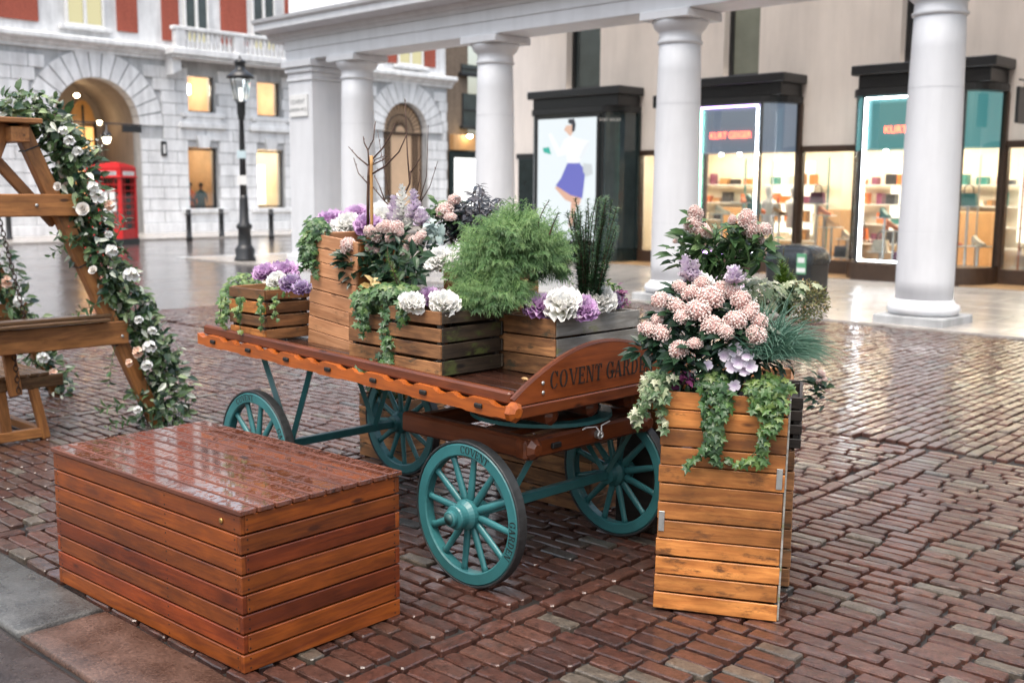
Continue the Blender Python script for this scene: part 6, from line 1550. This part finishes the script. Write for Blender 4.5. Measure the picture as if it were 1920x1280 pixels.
# ---------------- front planter
def Z8(zx, zy): return 1170 + zx/2.414, 370 + zy/2.414
hs_ = []
for zx, zy, zr, y in ((165, 470, 46, .1), (235, 492, 44, .1), (300, 440, 46, .14), (335, 515, 52, .05), (268, 545, 40, .05), (390, 455, 56, .1), (400, 585, 46, .02), (505, 560, 52, .03), (530, 470, 48, .1), (570, 515, 46, .08), (600, 622, 46, .03), (248, 690, 44, .0), (170, 612, 42, .04), (322, 662, 32, .0), (105, 600, 38, .06), (460, 610, 40, .0), (440, 420, 44, .16), (350, 395, 40, .18), (250, 405, 30, .16), (610, 560, 38, .08), (150, 555, 30, .08), (485, 430, 42, .15), (575, 655, 30, .03)):
    px, py = Z8(zx, zy); P = PW(px, py, y); hs_.append((P, zr/2.414*proj(P)[2]/2041))
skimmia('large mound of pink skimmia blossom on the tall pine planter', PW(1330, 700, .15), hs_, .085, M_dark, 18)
hs_ = []
for zx, zy, zr in ((322, 75, 32), (310, 125, 40), (355, 155, 34), (555, 105, 44), (570, 150, 40), (636, 145, 28), (232, 200, 12), (490, 105, 20), (615, 195, 22), (380, 165, 22)):
    px, py = Z8(zx, zy); P = PW(px, py, .30); hs_.append((P, zr/2.414*proj(P)[2]/2041))
skimmia('tall stemmed skimmia with pink cones rising above the pine planter', PW(1335, 540, .30), hs_, .085, M_green, 14, HEAD, 'skimmia', .9, 1.25)
leafy('upright leathery green stems under the tall pink cones', PW(1340, 560, .32), [(PW(1340 + RP.uniform(-14, 14), 550, .3), PW(x, y, .3 + RP.uniform(-.06, .06))) for x, y in ((1285, 462), (1275, 480), (1300, 440), (1320, 430), (1345, 425), (1370, 440), (1400, 440), (1425, 450), (1450, 448), (1310, 470), (1360, 465), (1395, 470), (1420, 480), (1340, 480), (1375, 495), (1305, 495))], OV, M_green, .085, 13, 'evergreen_shrub', .02, .7)
for a, b_, lab in (((292, 400), (275, 275), 'lilac flower spike at the edge of the pink skimmia'), ((320, 400), (318, 300), 'second paler lilac spike beside the pink skimmia')):
    spike(lab, PW(*Z8(*a), .2), PW(*Z8(*b_), .2), .042, M_lil, n=40)
spike('starry lilac bloom at the top of the skimmia mound', PW(*Z8(500, 400), .12), PW(*Z8(495, 330), .12), .05, M_lil, n=30)
kale(PW(*Z8(360, 375), .2), .045, 'w', 'white frilled bloom tucked behind the skimmia mound', None)
t, off = plant('hydrangea', 'pale lilac hydrangea flowers below the skimmia', PW(*Z8(510, 820), .05), 'flowers')
for zx, zy, s in ((450, 715, 34), (505, 690, 36), (555, 715, 34), (520, 745, 40), (570, 765, 36), (490, 765, 34), (545, 785, 32), (470, 870, 30), (500, 850, 28), (380, 760, 24)):
    P = PW(*Z8(zx, zy), .0); mb = MB(); ax = (TOCAM + rv(.4)).normalized(); a = ax.orthogonal().normalized(); b_ = ax.cross(a); r = s/2.414*proj(P)[2]/2041
    for k in range(4):
        th = pi/2*k + .3; h = a*cos(th) + b_*sin(th); tm = tmpl_petal(.12, 1.05, .15, 4, 3, k); mb.add(tm[0], tm[1], orient(P, h + ax*.15, ax, r), [min(1, .45 + .5*v[1] + RP.uniform(-.1, .1)) for v in tm[0]])
    finish(mb, 'flower', M_lil, t, off, False, True)
mb = MB(); mb.tube([PW(*Z8(510, 830), .05), PW(*Z8(515, 750), .03)], .004, 5); finish(mb, 'stem', M_stem, t, off, False)
lean = (PL.M.to_3x3() @ Vector((.85, -.15, 0)))
grass('arching blue green grass tuft at the corner of the pine planter', PW(*Z8(640, 700), .18), lean, 700, .27, M_grass)
grass('short lower fan of the blue green grass', PW(*Z8(660, 720), .08), lean*.6, 330, .22, M_grass)
ivy('trailing ivy down the middle of the pine planter face', PW(1340, 725, .02), [(PW(1337, 715, .03), (.06, .05, .05), 120)], [([PW(1335, 715, -.01), PW(1322, 765, -.02), PW(1335, 815, -.02), PW(1325, 850, -.02)], 95, .028), ([PW(1345, 720, -.01), PW(1345, 775, -.02), PW(1340, 840, -.02)], 70, .028), ([PW(1330, 850, -.015), PW(1345, 865, -.015), PW(1370, 872, -.015)], 10, .012), ([PW(1322, 850, -.015), PW(1290, 862, -.015), PW(1284, 892, -.015)], 8, .008), ([PW(1360, 735, -.01), PW(1355, 780, -.02)], 26, .022)], M_ivy, .042)
ivy('trailing ivy down the corner of the pine planter', PW(1445, 730, .02), [(PW(1440, 725, .03), (.085, .05, .05), 170)], [([PW(1440, 725, -.01), PW(1437, 775, -.02), PW(1430, 830, -.02), PW(1418, 868, -.02)], 70, .028), ([PW(1465, 725, -.01), PW(1462, 770, -.02), PW(1450, 800, -.02)], 56, .028), ([PW(1415, 730, -.01), PW(1412, 765, -.02)], 30, .024), ([PW(1425, 840, -.015), PW(1400, 862, -.015), PW(1380, 868, -.015)], 9, .012)], M_ivyb, .042)
ivy('cream variegated ivy hanging off the pine planter corner beside the cart', PW(1240, 725, .05), [(PW(1228, 720, .03), (.05, .05, .05), 90)], [([PW(1240, 712, .0), PW(1218, 735, -.02), PW(1200, 765, -.02), PW(1192, 780, -.02)], 60, .03), ([PW(1245, 725, -.01), PW(1240, 780, -.02), PW(1246, 800, -.02)], 34, .022), ([PW(1225, 700, .0), PW(1265, 712, .0)], 30, .02)], M_ivyv, .042)
leafy('plum coloured leaves at the rim of the pine planter', PW(1275, 725, .05), [(PW(1275, 725, .05), PW(x, y, .03)) for x, y in ((1262, 700), (1282, 694), (1275, 708), (1292, 706))], OVW, M_plum, .048, 8, 'plum_leaf_plant')
skimmia('small pink buds on dark leaves trailing past the grass', PW(1525, 725, .2), [(PW(1540, 700, .2), .016), (PW(1546, 712, .2), .012), (PW(1536, 716, .2), .014)], .055, M_dark, 12)
fx = []
for px, top in ((1470, 465), (1478, 485), (1488, 505), (1462, 495), (1452, 520)): fx.append((PW(1472 + (px-1470)*.4, 590, .62), PW(px, top, .62)))
upright('foxtail fern with upright bottlebrush plumes behind the grass', PW(1472, 595, .62), fx, M_fox, .042, 'foxtail_fern', 2200, .03, .55)
c = PW(1508, 566, .80)
bush('round bush of tiny reddish green leaves behind the grass', c, (.115, .10, .10), 1500, OV, M_redl, .018, 0, 'small_leaved_bush')
ivy('pale ivy between the skimmia mound and the foxtail fern', PW(1425, 570, .45), [(PW(1422, 550, .45), (.11, .08, .07), 200), (PW(1480, 540, .6), (.14, .06, .04), 60)], [], M_ivyv, .04, 'ivy', 1.)
ivy('soft green filler leaves around the pine planter rim', PW(1340, 725, .15), [(PW(1300, 705, .12), (.16, .10, .06), 160), (PW(1400, 690, .14), (.18, .10, .09), 240)], [], M_dark, .055, 'filler_foliage', 1., OV)
# ---------------- garland on the swing
def garland(label, path, rad, n, flowers, base, berries=0):
    t, off = plant('flower_garland', label, base, 'garland'); mb = {k: MB() for k in ('g', 'd', 'v', 's')}
    path = [Vector(p) for p in path]; seg = [(path[i+1]-path[i]).length for i in range(len(path)-1)]; tot = sum(seg)
    def at_(s):
        i = 0
        while i < len(seg)-1 and s > seg[i]: s -= seg[i]; i += 1
        return path[i].lerp(path[i+1], min(1, s/seg[i]))
    mb['s'].tube(path, .012, 5)
    for _ in range(n):
        s = RP.random()*tot; f = s/tot; d = rv().normalized(); r = rad(f)*RP.random()**.5; p = at_(s) + d*r
        k = RP.choice('gggddv'); tm = {'g': OV, 'd': OVW, 'v': OV}[k]
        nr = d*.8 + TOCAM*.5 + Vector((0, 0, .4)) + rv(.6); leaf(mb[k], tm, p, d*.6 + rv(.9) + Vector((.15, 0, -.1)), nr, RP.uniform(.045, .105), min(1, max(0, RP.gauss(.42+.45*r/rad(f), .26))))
    for k, m, nm in (('g', M_green, 'foliage'), ('d', M_dark, 'dark_foliage'), ('v', leafmat('white_edged_leaf', [(0, (.06, .12, .07)), (.45, (.20, .27, .18)), (1, (.66, .69, .58))], .45), 'variegated_foliage')): finish(mb[k], nm, m, t, off)
    finish(mb['s'], 'stem', M_stem, t, off, False)
    for P, r, kd in flowers:
        P = Vector(P); ax = (TOCAM + rv(.4)).normalized()
        if kd == 'rose':
            m_ = MB(); a = ax.orthogonal().normalized(); b_ = ax.cross(a)
            for q, (nn, el, sz) in enumerate(((6, 12, 1.), (6, 35, .85), (5, 55, .68), (4, 72, .5), (3, 84, .35))):
                for k in range(nn):
                    th = 2*pi*(k + .5*q)/nn; h = a*cos(th) + b_*sin(th); e = radians(el); tm = tmpl_petal(.06, 1.1, .55, 5, 4, q)
                    m_.add(tm[0], tm[1], orient(P + ax*r*.1*q, h*cos(e) + ax*sin(e), -h*sin(e) + ax*cos(e), r*sz), [min(1, max(0, .35 + .6*v[1] - .06*q + RP.uniform(-.05, .05))) for v in tm[0]])
            finish(m_, 'rose', M_rose, t, off, False, True)
        else: put('flower_head', RP.choice({'white': HEADW, 'peach': HEADP, 'pale': HEADL}[kd]), t, off @ orient(P, ax.orthogonal(), ax, r))
    for _ in range(berries):
        s = RP.uniform(.35, .5)*tot; p = at_(s) + rv(.16) + TOCAM*.1; m_ = MB(); m_.lathe([(.002, -.006), (.006, -.002), (.006, .002), (.002, .006)], 8, T(*p)); finish(m_, 'berry', M_berry, t, off, False, True)
    return t
def G(px, py, y=-.12): return SW(px, py, y)
gp = [G(5, 212, .12), G(70, 205, .1), G(112, 248, .05), G(140, 310, 0), G(155, 380, 0), G(172, 450, .0), G(212, 530, .02), G(255, 600, .02), G(296, 680, .02), G(305, 745, .0), G(300, 790, -.02)]
fl = [(G(157, 393, -.26), .05, 'rose'), (G(184, 370, -.2), .05, 'white'), (G(175, 350, -.2), .04, 'white'), (G(110, 350, -.2), .032, 'rose'), (G(176, 508, -.24), .035, 'rose'), (G(205, 385, -.2), .035, 'peach'), (G(245, 515, -.2), .05, 'white'), (G(210, 470, -.2), .045, 'white'),
      (G(258, 660, -.2), .038, 'peach'), (G(242, 680, -.22), .026, 'peach'), (G(280, 650, -.18), .045, 'white'), (G(275, 685, -.2), .04, 'white'), (G(258, 768, -.22), .03, 'white'), (G(325, 770, -.1), .035, 'white'), (G(345, 778, -.1), .03, 'white'), (G(130, 265, -.15), .035, 'white'), (G(118, 245, -.15), .03, 'white'), (G(145, 285, -.15), .035, 'white'), (G(260, 600, -.15), .032, 'white'), (G(285, 620, -.15), .03, 'white'), (G(205, 440, -.18), .03, 'white')]
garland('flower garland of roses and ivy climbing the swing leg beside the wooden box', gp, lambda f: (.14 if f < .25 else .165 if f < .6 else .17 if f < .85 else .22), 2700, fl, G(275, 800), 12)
# sprigs standing out of the garland
leafy('white blossom twig sticking out of the garland', G(150, 300), [(G(140, 285, -.15), G(205, 255, -.15)), (G(150, 300, -.15), G(190, 275, -.15))], OVW, M_wht, .032, 9, 'blossom_twig')
leafy('white edged leaf sprig sticking out of the garland', G(160, 320), [(G(160, 330, -.15), G(195, 280, -.15)), (G(215, 450, -.15), G(235, 410, -.15)), (G(300, 700, -.12), G(340, 650, -.12))], OV, bpy.data.materials['white_edged_leaf'], .085, 6, 'leaf_sprig')
leafy('green leaf sprays hanging from the garland', G(120, 470), [(G(150, 440, -.1), G(95, 480, -.1)), (G(160, 470, -.1), G(100, 440, -.1)), (G(200, 560, -.1), G(140, 590, -.1)), (G(255, 760, -.15), G(185, 770, -.15)), (G(260, 780, -.15), G(200, 800, -.15)), (G(330, 770, -.1), G(360, 770, -.1)), (G(215, 650, -.1), G(205, 720, -.1))], OV, M_green, .07, 11, 'leaf_spray')
y2 = DY - .1
gp2 = [SWG.w(APX + .02, y2, 2.15), SWG.w(-.75, y2, 1.75), SWG.w(-.52, y2, 1.2), SWG.w(-.3, y2, .7), SWG.w(-.08, y2, .2), SWG.w(.02, y2, .05)]
fl2 = [(SWG.w(-.62 + .25*k/3, y2-.2, 1.35 - .55*k/3 + RP.uniform(-.1, .1)), .045, 'white' if k % 2 else 'peach') for k in range(7)]
garland('smaller flower garland on the second leg pair of the swing', gp2, lambda f: .18, 900, fl2, SWG.w(.02, y2, .03))

# a fallen leaf on the deck and petals under the flowers
P = CART.w(.02, .32, dz(.02) + .083); fl_ = MB(); leaf(fl_, OVW, P, Vector((.4, .8, .25)), Vector((0, -.5, 1)), .05, .5); leaf(fl_, OVW, P + Vector((.02, .0, .004)), Vector((-.7, .3, .3)), Vector((.2, -.5, 1)), .035, .8)
t = thing('fallen_leaf', 'curled dry leaf lying on the wet cart deck', 'leaf', T(*P)); finish(fl_, 'blade', leafmat('dry_leaf', [(0, (.30, .15, .05)), (1, (.52, .32, .15))], .6), t, T(-P[0], -P[1], -P[2]), False)
